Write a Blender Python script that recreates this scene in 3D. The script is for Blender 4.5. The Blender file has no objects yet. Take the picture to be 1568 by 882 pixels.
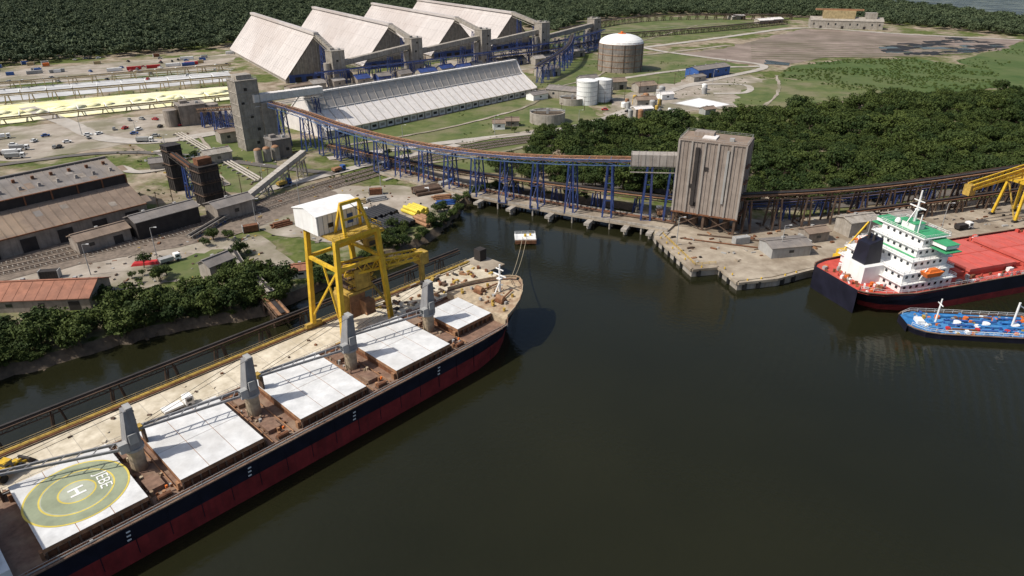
import bpy, math, random
from mathutils import Vector, Matrix, noise as mn
from mathutils.geometry import tessellate_polygon
random.seed(7)
R=random.uniform
sc=bpy.context.scene
COL=sc.collection
# ---------------------------------------------------------------- materials
MATS={}
def M(name,col,rough=.75,var=.25,scale=.3,metal=0,streak=0,scol=(.10,.05,.03),col2=None,bump=0,patch=0,spec=.3):
    if name in MATS: return name
    m=bpy.data.materials.new(name);m.use_nodes=True
    nt=m.node_tree;N=nt.nodes;L=nt.links
    b=N['Principled BSDF'];b.inputs['Roughness'].default_value=rough
    b.inputs['Metallic'].default_value=metal
    b.inputs['Specular IOR Level'].default_value=spec
    tc=N.new('ShaderNodeTexCoord')
    n1=N.new('ShaderNodeTexNoise');n1.inputs['Scale'].default_value=scale;n1.inputs['Detail'].default_value=8;n1.inputs['Roughness'].default_value=.65
    L.new(tc.outputs['Object'],n1.inputs['Vector'])
    r=N.new('ShaderNodeValToRGB');L.new(n1.outputs['Fac'],r.inputs['Fac'])
    c2=col2 if col2 else tuple(min(1,c*(1+var)) for c in col)
    c1=col if col2 else tuple(c*(1-var) for c in col)
    r.color_ramp.elements[0].position=.34;r.color_ramp.elements[1].position=.66
    r.color_ramp.elements[0].color=(*c1,1);r.color_ramp.elements[1].color=(*c2,1)
    out=r.outputs['Color']
    if streak>0:
        mp=N.new('ShaderNodeMapping');mp.inputs['Scale'].default_value=(1.1,1.1,.07)
        L.new(tc.outputs['Object'],mp.inputs['Vector'])
        n2=N.new('ShaderNodeTexNoise');n2.inputs['Scale'].default_value=1.0;n2.inputs['Detail'].default_value=5
        L.new(mp.outputs[0],n2.inputs['Vector'])
        mr=N.new('ShaderNodeMapRange');mr.inputs[1].default_value=.48;mr.inputs[2].default_value=.72;mr.inputs[4].default_value=streak
        L.new(n2.outputs['Fac'],mr.inputs[0])
        mx=N.new('ShaderNodeMix');mx.data_type='RGBA';L.new(mr.outputs[0],mx.inputs[0]);L.new(out,mx.inputs[6]);mx.inputs[7].default_value=(*scol,1)
        out=mx.outputs[2]
    if patch>0:
        n3=N.new('ShaderNodeTexNoise');n3.inputs['Scale'].default_value=scale*.22;n3.inputs['Detail'].default_value=9;n3.inputs['Roughness'].default_value=.62
        L.new(tc.outputs['Object'],n3.inputs['Vector'])
        mr=N.new('ShaderNodeMapRange');mr.inputs[1].default_value=.48;mr.inputs[2].default_value=.6;mr.inputs[4].default_value=patch
        L.new(n3.outputs['Fac'],mr.inputs[0])
        mx=N.new('ShaderNodeMix');mx.data_type='RGBA';L.new(mr.outputs[0],mx.inputs[0]);L.new(out,mx.inputs[6]);mx.inputs[7].default_value=(*scol,1)
        out=mx.outputs[2]
    L.new(out,b.inputs['Base Color'])
    if bump>0:
        bp=N.new('ShaderNodeBump');bp.inputs['Strength'].default_value=bump;bp.inputs['Distance'].default_value=.5
        n4=N.new('ShaderNodeTexNoise');n4.inputs['Scale'].default_value=scale*3;n4.inputs['Detail'].default_value=6
        L.new(tc.outputs['Object'],n4.inputs['Vector']);L.new(n4.outputs['Fac'],bp.inputs['Height']);L.new(bp.outputs[0],b.inputs['Normal'])
    MATS[name]=m
    return name
M('concrete',(.32,.29,.25),streak=.5,scol=(.16,.12,.08))
M('dock_concrete',(.26,.215,.16),scale=.2,col2=(.42,.36,.28),patch=.7,scol=(.17,.13,.09))
M('jetty_concrete',(.44,.38,.28),scale=.35,col2=(.68,.61,.48),patch=.55,scol=(.36,.30,.20))
M('grey_clad',(.32,.29,.26),var=.15,streak=.55,scol=(.19,.14,.11))
M('twr_clad',(.29,.245,.21),var=.15,streak=.6,scol=(.15,.105,.08))
M('shed_roof',(.48,.44,.415),var=.1,scale=.06,streak=0,patch=.5,scol=(.38,.325,.295))
M('shed_wall',(.26,.225,.19),streak=.6,scol=(.13,.10,.08))
M('white_roof',(.68,.645,.615),var=.1,streak=.25,scol=(.44,.38,.33))
M('grey_roof',(.40,.37,.34),var=.12,scale=.3,streak=.4,scol=(.30,.25,.21))
M('white_paint',(.76,.76,.74),var=.07,rough=.5,streak=.15,scol=(.45,.36,.27))
M('hatch_white',(.62,.62,.61),var=.14,scale=.4,rough=.55,patch=.4,scol=(.47,.45,.42))
M('rust',(.16,.07,.035),var=.4,scale=.8)
M('rust_light',(.28,.15,.08),var=.35,scale=.6)
M('rust_roof',(.22,.165,.125),var=.2,scale=.2,streak=0,patch=.5,scol=(.34,.25,.17))
M('old_roof',(.20,.18,.165),var=.2,scale=.2,patch=.5,scol=(.27,.22,.17))
M('terracotta',(.30,.13,.08),var=.25,scale=.4,patch=.4,scol=(.2,.1,.07))
M('dark_steel',(.035,.03,.028),var=.3)
M('blue_steel',(.035,.065,.20),var=.25,rough=.55,streak=.35)
M('blue_belt',(.07,.12,.24),var=.3)
M('brown_steel',(.10,.065,.045),var=.35)
M('tan_steel',(.36,.28,.15),var=.3)
M('yellow_steel',(.62,.40,.03),var=.2,scale=.5,rough=.5,streak=.5,scol=(.30,.15,.04))
M('yellow_dirty',(.42,.28,.06),var=.3,scale=.7,streak=.6,scol=(.14,.08,.03))
M('hull_black',(.012,.012,.022),var=.3,rough=.45)
M('hull_red',(.22,.024,.024),var=.3,scale=.25,rough=.6,streak=.5,scol=(.10,.02,.02))
M('deck_brown',(.19,.115,.08),var=.3,scale=.8,patch=.6,scol=(.29,.21,.145))
M('deck_tan',(.40,.32,.22),var=.25,scale=.8,patch=.7,scol=(.25,.15,.09))
M('deck_red',(.50,.075,.055),var=.2,scale=.4,patch=.4,scol=(.36,.10,.07))
M('hatch_red',(.52,.10,.08),var=.15,scale=.3,patch=.3,scol=(.42,.12,.10))
M('green_paint',(.05,.30,.13),var=.15,rough=.5)
M('barge_blue',(.03,.17,.42),var=.3,scale=.6,patch=.5,scol=(.10,.28,.5))
M('orange',(.65,.16,.03),var=.15,rough=.5)
M('grey_paint',(.33,.33,.32),var=.15,rough=.6,streak=.4,scol=(.22,.17,.13))
M('crane_grey',(.22,.22,.225),var=.15,rough=.6,streak=.4,scol=(.14,.11,.09))
M('glass',(.02,.025,.03),var=.1,rough=.15,spec=.6)
M('rubber',(.015,.015,.015),var=.2)
M('asphalt',(.11,.10,.09),var=.2,scale=.3,patch=.4,scol=(.17,.145,.12))
M('road_pale',(.40,.365,.32),var=.14,scale=.2,patch=.5,scol=(.29,.25,.20))
M('gravel',(.24,.20,.155),col2=(.40,.35,.29),scale=.12,patch=.7,scol=(.15,.14,.075))
M('rail_bed',(.17,.135,.105),var=.35,scale=.6)
M('rail_steel',(.10,.07,.055),var=.2,rough=.5)
M('lawn',(.065,.095,.022),col2=(.125,.14,.045),scale=.12,patch=.65,scol=(.20,.17,.10))
M('marsh',(.045,.08,.014),col2=(.085,.115,.03),scale=.06,patch=.5,scol=(.12,.13,.05),bump=.6)
M('brown_field',(.18,.135,.11),col2=(.29,.23,.19),scale=.04,patch=.6,scol=(.12,.10,.065))
M('coal',(.02,.02,.02),var=.4,scale=.2)
M('sulfur',(.70,.65,.28),col2=(.82,.79,.58),scale=.12,patch=.7,scol=(.60,.57,.47))
M('pad_pale',(.40,.40,.40),col2=(.56,.56,.55),scale=.06,patch=.4,scol=(.33,.31,.28))
M('mud',(.10,.075,.05),var=.4,scale=.5)
M('yellow_paint',(.60,.48,.10),var=.15)
M('heli_green',(.27,.30,.20),var=.15)
M('heli_lite',(.38,.40,.31),var=.15)
M('red_paint',(.45,.03,.03),var=.15,rough=.5)
M('black_pipe',(.02,.02,.022),var=.3,rough=.5)
M('yellow_pipe',(.60,.48,.06),var=.2,rough=.5)
M('blue_paint',(.04,.10,.30),var=.2,rough=.5)
M('rope',(.40,.33,.22),var=.1)
M('bark',(.10,.075,.05),var=.3)
def ground_mat():
    m=bpy.data.materials.new('ground_soil');m.use_nodes=True;nt=m.node_tree;N=nt.nodes;L=nt.links
    b=N['Principled BSDF'];b.inputs['Roughness'].default_value=.95;b.inputs['Specular IOR Level'].default_value=.1
    tc=N.new('ShaderNodeTexCoord')
    def nz(s,d=8,r=.6):
        n=N.new('ShaderNodeTexNoise');n.inputs['Scale'].default_value=s;n.inputs['Detail'].default_value=d;n.inputs['Roughness'].default_value=r
        L.new(tc.outputs['Object'],n.inputs['Vector']);return n.outputs['Fac']
    def ramp(f,c1,c2,a=.35,bb=.65):
        r=N.new('ShaderNodeValToRGB');L.new(f,r.inputs['Fac']);r.color_ramp.elements[0].position=a;r.color_ramp.elements[1].position=bb
        r.color_ramp.elements[0].color=(*c1,1);r.color_ramp.elements[1].color=(*c2,1);return r.outputs['Color']
    g=ramp(nz(.25),(.055,.08,.018),(.125,.14,.045))
    d=ramp(nz(.12),(.17,.13,.085),(.36,.30,.23))
    mk=ramp(nz(.022,10,.68),(0,0,0),(1,1,1),.45,.55)
    mx=N.new('ShaderNodeMix');mx.data_type='RGBA';L.new(mk,mx.inputs[0]);L.new(g,mx.inputs[6]);L.new(d,mx.inputs[7])
    L.new(mx.outputs[2],b.inputs['Base Color']);MATS['ground_soil']=m
ground_mat()
def leaf_mat(name,c1,c2,k=.75):
    m=bpy.data.materials.new(name);m.use_nodes=True;nt=m.node_tree;N=nt.nodes;L=nt.links
    b=N['Principled BSDF'];b.inputs['Roughness'].default_value=.7;b.inputs['Specular IOR Level'].default_value=.15
    oi=N.new('ShaderNodeObjectInfo');tc=N.new('ShaderNodeTexCoord')
    n=N.new('ShaderNodeTexNoise');n.inputs['Scale'].default_value=.9;n.inputs['Detail'].default_value=3
    L.new(tc.outputs['Object'],n.inputs['Vector'])
    a=N.new('ShaderNodeMath');a.operation='MULTIPLY_ADD';a.inputs[1].default_value=k;L.new(oi.outputs['Random'],a.inputs[0])
    s=N.new('ShaderNodeMath');s.operation='MULTIPLY_ADD';s.inputs[1].default_value=1.0;s.inputs[2].default_value=-.35;L.new(n.outputs['Fac'],s.inputs[0]);L.new(s.outputs[0],a.inputs[2])
    r=N.new('ShaderNodeValToRGB');L.new(a.outputs[0],r.inputs['Fac'])
    r.color_ramp.elements[0].position=.05;r.color_ramp.elements[1].position=.95
    r.color_ramp.elements[0].color=(*c1,1);r.color_ramp.elements[1].color=(*c2,1)
    L.new(r.outputs['Color'],b.inputs['Base Color']);MATS[name]=m
leaf_mat('leaves',(.016,.032,.008),(.066,.088,.020))
leaf_mat('leaves_far',(.035,.052,.026),(.082,.105,.052))  # distance haze painted into the leaf colour: lighter and greyer than near leaves
leaf_mat('reeds',(.045,.078,.014),(.09,.12,.03))
# ---------------------------------------------------------------- builder
class B:
    def __init__(s,name,loc=(0,0,0),rot=0,parent=None):
        s.name=name;s.loc=loc;s.rot=rot;s.v=[];s.f=[];s.m=[];s.mats=[];s.parent=parent
    def mi(s,m):
        if m not in s.mats:s.mats.append(m)
        return s.mats.index(m)
    def face(s,pts,m):
        i=len(s.v);s.v+= [tuple(p) for p in pts];s.f.append(tuple(range(i,i+len(pts))));s.m.append(s.mi(m))
    def hexa(s,p,m,mt=None):
        i=len(s.v);s.v+=[tuple(q) for q in p];k=s.mi(m);kt=s.mi(mt) if mt else k
        for q,kk in (((3,2,1,0),k),((4,5,6,7),kt),((0,1,5,4),k),((1,2,6,5),k),((2,3,7,6),k),((3,0,4,7),k)):
            s.f.append(tuple(i+a for a in q));s.m.append(kk)
    def box(s,x,y,z,sx,sy,sz,m,rot=0,mt=None,taper=1):
        c,n=math.cos(rot),math.sin(rot);P=[]
        for zz,t in ((z,1),(z+sz,taper)):
            for dx,dy in ((-1,-1),(1,-1),(1,1),(-1,1)):
                a,b=dx*sx/2*t,dy*sy/2*t;P.append((x+a*c-b*n,y+a*n+b*c,zz))
        s.hexa(P,m,mt)
    def beam(s,p,q,w,h,m):
        p=Vector(p);q=Vector(q);d=(q-p)
        if d.length<1e-6:return
        d.normalize();up=Vector((0,0,1))
        if abs(d.z)>.95:up=Vector((1,0,0))
        x=d.cross(up).normalized()*w/2;y=x.cross(d).normalized()*h/2
        s.hexa([p-x-y,p+x-y,q+x-y,q-x-y,p-x+y,p+x+y,q+x+y,q-x+y],m)
    def cyl(s,x,y,z,r,h,m,n=20,r2=None,mt=None,cap=True):
        r2=r if r2 is None else r2;i=len(s.v);k=s.mi(m)
        for zz,rr in ((z,r),(z+h,r2)):
            for a in range(n):
                t=2*math.pi*a/n;s.v.append((x+rr*math.cos(t),y+rr*math.sin(t),zz))
        for a in range(n):
            b=(a+1)%n;s.f.append((i+a,i+b,i+n+b,i+n+a));s.m.append(k)
        if cap:
            s.f.append(tuple(i+n+a for a in range(n)));s.m.append(s.mi(mt) if mt else k)
            s.f.append(tuple(i+n-1-a for a in range(n)));s.m.append(k)
    def tube(s,p,q,r,m,n=8):
        p=Vector(p);q=Vector(q);d=(q-p).normalized();up=Vector((0,0,1))
        if abs(d.z)>.95:up=Vector((1,0,0))
        x=d.cross(up).normalized();y=x.cross(d);i=len(s.v);k=s.mi(m)
        for c in (p,q):
            for a in range(n):
                t=2*math.pi*a/n;s.v.append(tuple(c+r*(x*math.cos(t)+y*math.sin(t))))
        for a in range(n):
            b=(a+1)%n;s.f.append((i+a,i+b,i+n+b,i+n+a));s.m.append(k)
        s.f.append(tuple(i+n-1-a for a in range(n)));s.m.append(k);s.f.append(tuple(i+n+a for a in range(n)));s.m.append(k)
    def dome(s,x,y,z,r,h,m,n=24,k=6,mtop=None):
        for j in range(k):
            a0=j/k*math.pi/2;a1=(j+1)/k*math.pi/2
            for i in range(n):
                t0=2*math.pi*i/n;t1=2*math.pi*(i+1)/n
                P=[(x+r*math.cos(a)*math.cos(t),y+r*math.cos(a)*math.sin(t),z+h*math.sin(a)) for a,t in ((a0,t0),(a0,t1),(a1,t1),(a1,t0))]
                s.face(P[:3] if j==k-1 else P, mtop if (mtop and j>=k-2) else m)
    def disc(s,x,y,z,r,m,n=40):
        s.face([(x+r*math.cos(2*math.pi*a/n),y+r*math.sin(2*math.pi*a/n),z) for a in range(n)],m)
    def rail(s,pts,m='white_paint',h=1.1,step=2.5,t=.07):
        for p,q in zip(pts[:-1],pts[1:]):
            p=Vector(p);q=Vector(q);L=(q-p).length;n=max(1,int(L/step))
            for a in range(n+1):
                c=p.lerp(q,a/n);s.beam(c,c+Vector((0,0,h)),t,t,m)
            for hh in (h,h*.5):s.beam(p+Vector((0,0,hh)),q+Vector((0,0,hh)),t,t,m)
    def done(s,smooth=False):
        me=bpy.data.meshes.new(s.name);me.from_pydata(s.v,[],s.f)
        for m in s.mats:me.materials.append(MATS[m])
        me.polygons.foreach_set('material_index',s.m)
        if smooth:me.polygons.foreach_set('use_smooth',[True]*len(s.f))
        me.update()
        o=bpy.data.objects.new(s.name,me);COL.objects.link(o)
        o.location=s.loc;o.rotation_euler=(0,0,s.rot)
        if s.parent:
            o.parent=s.parent
        return o
GZ=2.5
CNT=[0]
def lz(layer):
    if layer==0:return GZ
    CNT[0]+=1;return GZ+.06*layer+.0008*CNT[0]
def chaikin(pts,k=2,closed=False):
    for _ in range(k):
        n=[]
        rng=range(len(pts)) if closed else range(len(pts)-1)
        if not closed:n.append(pts[0])
        for i in rng:
            p=Vector(pts[i]);q=Vector(pts[(i+1)%len(pts)])
            n.append(tuple(p*.75+q*.25));n.append(tuple(p*.25+q*.75))
        if not closed:n.append(pts[-1])
        pts=n
    return pts
def subdiv(pts,seg,jit,closed=True):
    out=[];n=len(pts)
    for i in range(n if closed else n-1):
        p=Vector(pts[i]);q=Vector(pts[(i+1)%n]);k=max(1,int((q-p).length/seg))
        for a in range(k):
            c=p.lerp(q,a/k);out.append(tuple(c+Vector((R(-jit,jit),R(-jit,jit))) if a or jit<0 else c))
    if not closed:out.append(pts[-1])
    return out
def patch(name,pts,mat,layer,jit=1.5,seg=6):
    pts=[Vector(p[:2]) for p in pts]
    if jit>0: pts=subdiv(pts,seg,jit)
    z=lz(layer)
    V=[(p[0],p[1],z) for p in pts]
    tri=tessellate_polygon([[Vector(v) for v in V]])
    me=bpy.data.meshes.new(name);F=[]
    for t in tri:
        a,b,c=[Vector(V[i]) for i in t]
        F.append(t if (b-a).cross(c-a).z>0 else (t[0],t[2],t[1]))
    me.from_pydata(V,[],F);me.materials.append(MATS[mat]);me.update()
    o=bpy.data.objects.new(name,me);COL.objects.link(o);return o
def strip(name,pts,w,mat,layer,smooth=2,jw=.35):
    pts=chaikin(pts,smooth) if smooth else pts
    pts=subdiv([tuple(p) for p in pts],5,0,closed=False)
    b=B(name);z=lz(layer);Ls=[];
    for i,p in enumerate(pts):
        p=Vector(p);a=Vector(pts[max(0,i-1)]);c=Vector(pts[min(len(pts)-1,i+1)])
        d=(c-a).normalized();n=Vector((-d.y,d.x));Ls.append((p+n*(w/2+R(-jw,jw)),p-n*(w/2+R(-jw,jw))))
    for (l0,r0),(l1,r1) in zip(Ls[:-1],Ls[1:]):
        b.face([(r0.x,r0.y,z),(r1.x,r1.y,z),(l1.x,l1.y,z),(l0.x,l0.y,z)],mat)
    return b.done()
def inpoly(x,y,P):
    c=False;j=len(P)-1
    for i in range(len(P)):
        if (P[i][1]>y)!=(P[j][1]>y) and x<(P[j][0]-P[i][0])*(y-P[i][1])/(P[j][1]-P[i][1])+P[i][0]:c=not c
        j=i
    return c
# ---------------------------------------------------------------- ground + water
bank=[(-3500,-1900),(-400,-60),(-220,80),(-160,128),(-133.7,149.3),(-126,154),(-118,161),(-108,169),(-98.7,174),(-88.7,178),(-76.6,183),(-70.9,191),(-58,208),(-43.5,226.6),(-33.4,241),(-25,261),(-21,284),(-7,297),(19,291),(52,276)]
quay=[(54,238),(60.8,209),(70.2,211),(73.2,198.8),(87,202),(100,208.5),(400,306),(3500,1310)]
bank2=subdiv(bank[2:],2.5,1.0,closed=False)
shore=[Vector(p) for p in bank[:2]+bank2+quay]
outer=[Vector(p) for p in [(3500,7000),(-3500,7000)]]
patch('ground',shore+outer,'ground_soil',0,jit=0)
b=B('river_bank')
for p,q in zip(bank2[:-1],bank2[1:]):
    p=Vector(p);q=Vector(q);n=Vector((.75,-.66)) if p.x<-30 else Vector((.1,-1))
    b.face([(p.x+n.x*3.2,p.y+n.y*3.2,-.5),(q.x+n.x*3.2,q.y+n.y*3.2,-.5),(q.x,q.y,GZ),(p.x,p.y,GZ)],'mud')
    if R(0,1)<.5:
        c=p+n*R(1,3.4);b.box(c.x,c.y,-.3,R(.5,1.4),R(.5,1.2),R(.5,1.2),'mud',R(0,3),taper=.6)
b.done()
b=B('quay_wall')
for p,q in zip(quay[:-1],quay[1:]):
    b.face([(p[0],p[1],-2),(q[0],q[1],-2),(q[0],q[1],GZ),(p[0],p[1],GZ)],'concrete')
    b.beam((p[0],p[1],GZ+.1),(q[0],q[1],GZ+.1),1.2,.9,'dock_concrete')
    L=math.dist(p,q)
    if L<500:
        for i in range(int(L/5)):
            t=(i+.5)*5/L;x=p[0]+(q[0]-p[0])*t;y=p[1]+(q[1]-p[1])*t
            b.box(x,y,.2,1.3,1.3,2.3,'rubber');b.cyl(x+1,y+.6,GZ+.5,.25,.6,'yellow_steel',8)
b.face([(54,238,-2),(54,238,GZ),(52,276,GZ),(52,276,-2)],'concrete')
b.done()
def water_mat():
    m=bpy.data.materials.new('river_water');m.use_nodes=True;nt=m.node_tree;N=nt.nodes;L=nt.links
    b=N['Principled BSDF'];b.inputs['Roughness'].default_value=.08;b.inputs['IOR'].default_value=1.33
    tc=N.new('ShaderNodeTexCoord')
    n0=N.new('ShaderNodeTexNoise');n0.inputs['Scale'].default_value=.012;n0.inputs['Detail'].default_value=4;L.new(tc.outputs['Object'],n0.inputs['Vector'])
    r=N.new('ShaderNodeValToRGB');L.new(n0.outputs['Fac'],r.inputs['Fac']);r.color_ramp.elements[0].position=.3;r.color_ramp.elements[1].position=.7
    r.color_ramp.elements[0].color=(.0105,.0110,.0048,1);r.color_ramp.elements[1].color=(.0170,.0170,.0076,1);L.new(r.outputs[0],b.inputs['Base Color'])
    n1=N.new('ShaderNodeTexNoise');n1.inputs['Scale'].default_value=.7;n1.inputs['Detail'].default_value=6;L.new(tc.outputs['Object'],n1.inputs['Vector'])
    # faint wake lines in the open river
    w=N.new('ShaderNodeTexWave');w.wave_type='RINGS';w.rings_direction='SPHERICAL';w.inputs['Scale'].default_value=.13;w.inputs['Distortion'].default_value=9;w.inputs['Detail'].default_value=3;w.inputs['Detail Scale'].default_value=.12
    mp=N.new('ShaderNodeMapping');mp.inputs['Location'].default_value=(60,-230,0);L.new(tc.outputs['Object'],mp.inputs['Vector']);L.new(mp.outputs[0],w.inputs['Vector'])
    sx=N.new('ShaderNodeSeparateXYZ');L.new(tc.outputs['Object'],sx.inputs[0])
    mr=N.new('ShaderNodeMapRange');mr.inputs[1].default_value=38;mr.inputs[2].default_value=120;mr.inputs[3].default_value=.0;mr.inputs[4].default_value=1.0;L.new(sx.outputs[0],mr.inputs[0])
    n5=N.new('ShaderNodeTexNoise');n5.inputs['Scale'].default_value=.03;n5.inputs['Detail'].default_value=3;L.new(tc.outputs['Object'],n5.inputs['Vector'])
    m5=N.new('ShaderNodeMapRange');m5.inputs[1].default_value=.4;m5.inputs[2].default_value=.65;L.new(n5.outputs['Fac'],m5.inputs[0])
    mm=N.new('ShaderNodeMath');mm.operation='MULTIPLY';L.new(m5.outputs[0],mm.inputs[0]);L.new(mr.outputs[0],mm.inputs[1])
    mu=N.new('ShaderNodeMath');mu.operation='MULTIPLY';L.new(w.outputs['Fac'],mu.inputs[0]);L.new(mm.outputs[0],mu.inputs[1])
    bp=N.new('ShaderNodeBump');bp.inputs['Strength'].default_value=.25;bp.inputs['Distance'].default_value=.3;L.new(n1.outputs['Fac'],bp.inputs['Height'])
    b2=N.new('ShaderNodeBump');b2.inputs['Strength'].default_value=.4;b2.inputs['Distance'].default_value=.25;L.new(mu.outputs[0],b2.inputs['Height']);L.new(bp.outputs[0],b2.inputs['Normal']);L.new(b2.outputs[0],b.inputs['Normal'])
    MATS['river_water']=m
water_mat()
b=B('water');b.face([(-3500,-3000,0),(3500,-3000,0),(3500,1500,0),(-3500,1500,0)],'river_water');b.done()
riverP=[(540,1600),(735,1390),(765,1100),(1000,940),(1500,860),(1900,1700),(1000,2150)]
patch('river',riverP,'river_water',4,jit=6,seg=30)
patch('lawn',[(-110,383),(-80,355),(-40,330),(0,318),(20,380),(60,420),(50,500),(22,520),(0,497),(-60,430)],'lawn',1)
patch('lawn',[(-235,400),(-140,300),(-115,285),(-100,300),(-120,340),(-150,400),(-190,410)],'lawn',1)
patch('lawn',[(40,530),(90,560),(180,610),(225,650),(160,740),(100,720),(20,640),(10,560)],'lawn',1,jit=4)
patch('meadow',[(130,800),(240,880),(390,1010),(300,1180),(120,1080),(40,900)],'lawn',1,jit=6,seg=20)
patch('meadow',[(430,690),(600,840),(900,900),(1200,800),(700,520),(380,510)],'marsh',1,jit=5,seg=20)
patch('meadow',[(150,455),(190,475),(250,500),(320,500),(260,560),(225,590),(190,560),(160,500)],'lawn',3,jit=4)
patch('gravel_yard',[(60,440),(100,450),(180,480),(240,560),(190,600),(120,560),(70,500)],'gravel',2,jit=3)
patch('grass_verge',[(60,560),(130,560),(150,600),(100,600)],'lawn',3,jit=3)
patch('brown_field',[(170,740),(221,768),(392,975),(606,855),(520,760),(400,715),(310,706),(250,660),(215,670)],'brown_field',2,jit=4,seg=12)
patch('marsh_field',[(226,600),(257,654),(320,690),(395,700),(430,640),(385,545),(300,515),(255,535)],'marsh',2,jit=5,seg=10)
for i in range(46):
    x=R(395,545);y=715+(x-395)*.62+R(-25,75);w=R(12,40);h=R(10,24)
    if not inpoly(x,y,[(170,740),(221,768),(392,965),(600,850),(520,765),(400,720)]):continue
    patch('coal_patch',[(x-w/2,y-h/2),(x+w/2,y-h/3),(x+w/3,y+h/2),(x-w/3,y+h/3)],'coal' if i%4 else 'river_water',5,jit=2.5,seg=4)
for i in range(9):
    t=i/8;strip('field_drain',[(235+t*40,700+t*130),(330+t*60,690+t*110),(470+t*30,730+t*60)],1.6,'lawn',4,1,.6)
patch('marsh_pond',[(245,690),(262,672),(256,655),(236,664)],'river_water',3,jit=1.5)
patch('concrete_pad',[(131,466),(114,484),(135,502),(151,480)],'white_paint',5,jit=0)
patch('concrete_kerb',[(131,462),(110,484),(135,506),(155,480)],'concrete',4,jit=0)
patch('concrete_apron',[(56,262),(54,239),(61.5,210.5),(70,212),(73.5,200.5),(86,203.6),(101,210.5),(400,308),(400,330),(215,285),(100,255),(70,275)],'dock_concrete',2,jit=0)
patch('sulfur_yard',[(-450,330),(-325,415),(-197,500),(-212,556),(-354,482),(-500,395)],'sulfur',2,jit=1.5)
patch('storage_pad',[(-500,410),(-354,495),(-230,575),(-250,625),(-385,540),(-520,450)],'pad_pale',2,jit=1.5)
patch('gravel_yard',[(-520,470),(-385,560),(-260,640),(-280,740),(-400,660),(-560,560)],'gravel',1,jit=4)
patch('gravel_yard',[(-420,280),(-300,360),(-190,415),(-185,470),(-320,405),(-470,300)],'gravel',2,jit=3)
patch('gravel_yard',[(-250,340),(-200,385),(-160,400),(-150,430),(-180,480),(-310,400),(-320,340)],'gravel',1,jit=3)
patch('gravel_yard',[(-170,470),(-100,520),(20,640),(80,760),(0,760),(-150,570)],'gravel',1,jit=3)
patch('gravel_yard',[(-112,262),(-90,240),(-60,232),(-30,250),(-22,285),(-50,300),(-80,300),(-100,290)],'gravel',2,jit=2)
patch('gravel_yard',[(-150,180),(-110,200),(-85,205),(-75,215),(-95,240),(-130,235),(-170,200)],'gravel',1,jit=3)
patch('paved_yard',[(-175,195),(-105,240),(-75,285),(-85,300),(-125,262),(-190,215)],'rail_bed',3,jit=1)
patch('lawn',[(-112,200),(-95,206),(-90,222),(-108,226),(-122,212)],'lawn',4,jit=1.5,seg=3)
patch('lawn',[(-58,242),(-46,236),(-34,248),(-30,262),(-44,244)],'lawn',4,jit=1.5,seg=3)
strip('road',[(147,785),(247,867),(392,1000),(438,960),(496,903),(600,850)],9,'road_pale',5)
strip('road',[(140,790),(155,752),(201,696),(234,664),(228,636),(186,600),(124,540),(76,458),(46,420),(22,403),(-31,380),(-95,345)],7,'road_pale',5)
strip('road',[(124,540),(150,560),(190,560),(178,520),(150,520)],5,'road_pale',5)
strip('road',[(60,560),(160,640),(228,650)],6,'road_pale',5)
strip('road',[(90,700),(160,740),(240,800)],6,'gravel',5)
strip('road',[(-330,470),(-270,420),(-234,384),(-198,376),(-174,399),(-150,420)],10,'road_pale',5)
strip('road',[(-165,255),(-128,279),(-112,292),(-99,306),(-81,325),(-60,345),(-30,372)],6,'road_pale',5)
strip('road',[(-190,360),(-176,345),(-168,330),(-180,318),(-195,330)],5,'road_pale',6)
strip('road',[(-260,330),(-215,360),(-165,350),(-120,330),(-85,318)],5,'asphalt',6)
strip('access_road',[(18,300),(60,300),(100,262),(215,296),(400,350)],7,'asphalt',5)
for tr in ([(-90,372),(-50,400),(-20,432),(10,470),(20,500)],[(-30,372),(0,395),(20,410)],[(-60,330),(-20,345),(10,370)],[(-180,390),(-160,360),(-150,330),(-130,300)],[(30,540),(80,600),(90,680)],[(170,470),(200,520),(225,600)],[(-75,365),(-30,352),(10,340)],[(140,820),(200,920),(260,1020)],[(60,900),(150,960),(300,1040)]):
    strip('dirt_path',tr,2.4,'gravel',6,2,.7)
for off in (0,5,10):
    pts=chaikin([(-260,140),(-170,205),(-150,222),(-113,252),(-90,285),(-68,312),(-40,345),(-5,372),(40,392)],2)
    b=B('railway_track');Q=[];z=GZ+.42
    for i,p in enumerate(pts):
        p=Vector(p);a=Vector(pts[max(0,i-1)]);c=Vector(pts[min(len(pts)-1,i+1)]);d=(c-a).normalized();n=Vector((-d.y,d.x));Q.append((p+n*off,n))
    for (p,n),(q,n2) in zip(Q[:-1],Q[1:]):
        b.face([(*(p-n*1.7),z-.05),(*(q-n2*1.7),z-.05),(*(q+n2*1.7),z-.05),(*(p+n*1.7),z-.05)],'rail_bed')
        for s in (-.75,.75):b.beam((*(p+n*s),z+.1),(*(q+n2*s),z+.1),.18,.2,'rail_steel')
        k=int((q-p).length/1.4)
        for j in range(k):
            c=p.lerp(q,j/max(1,k));b.beam((*(c-n*1.3),z),(*(c+n*1.3),z),.35,.1,'concrete')
    b.done()
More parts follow.
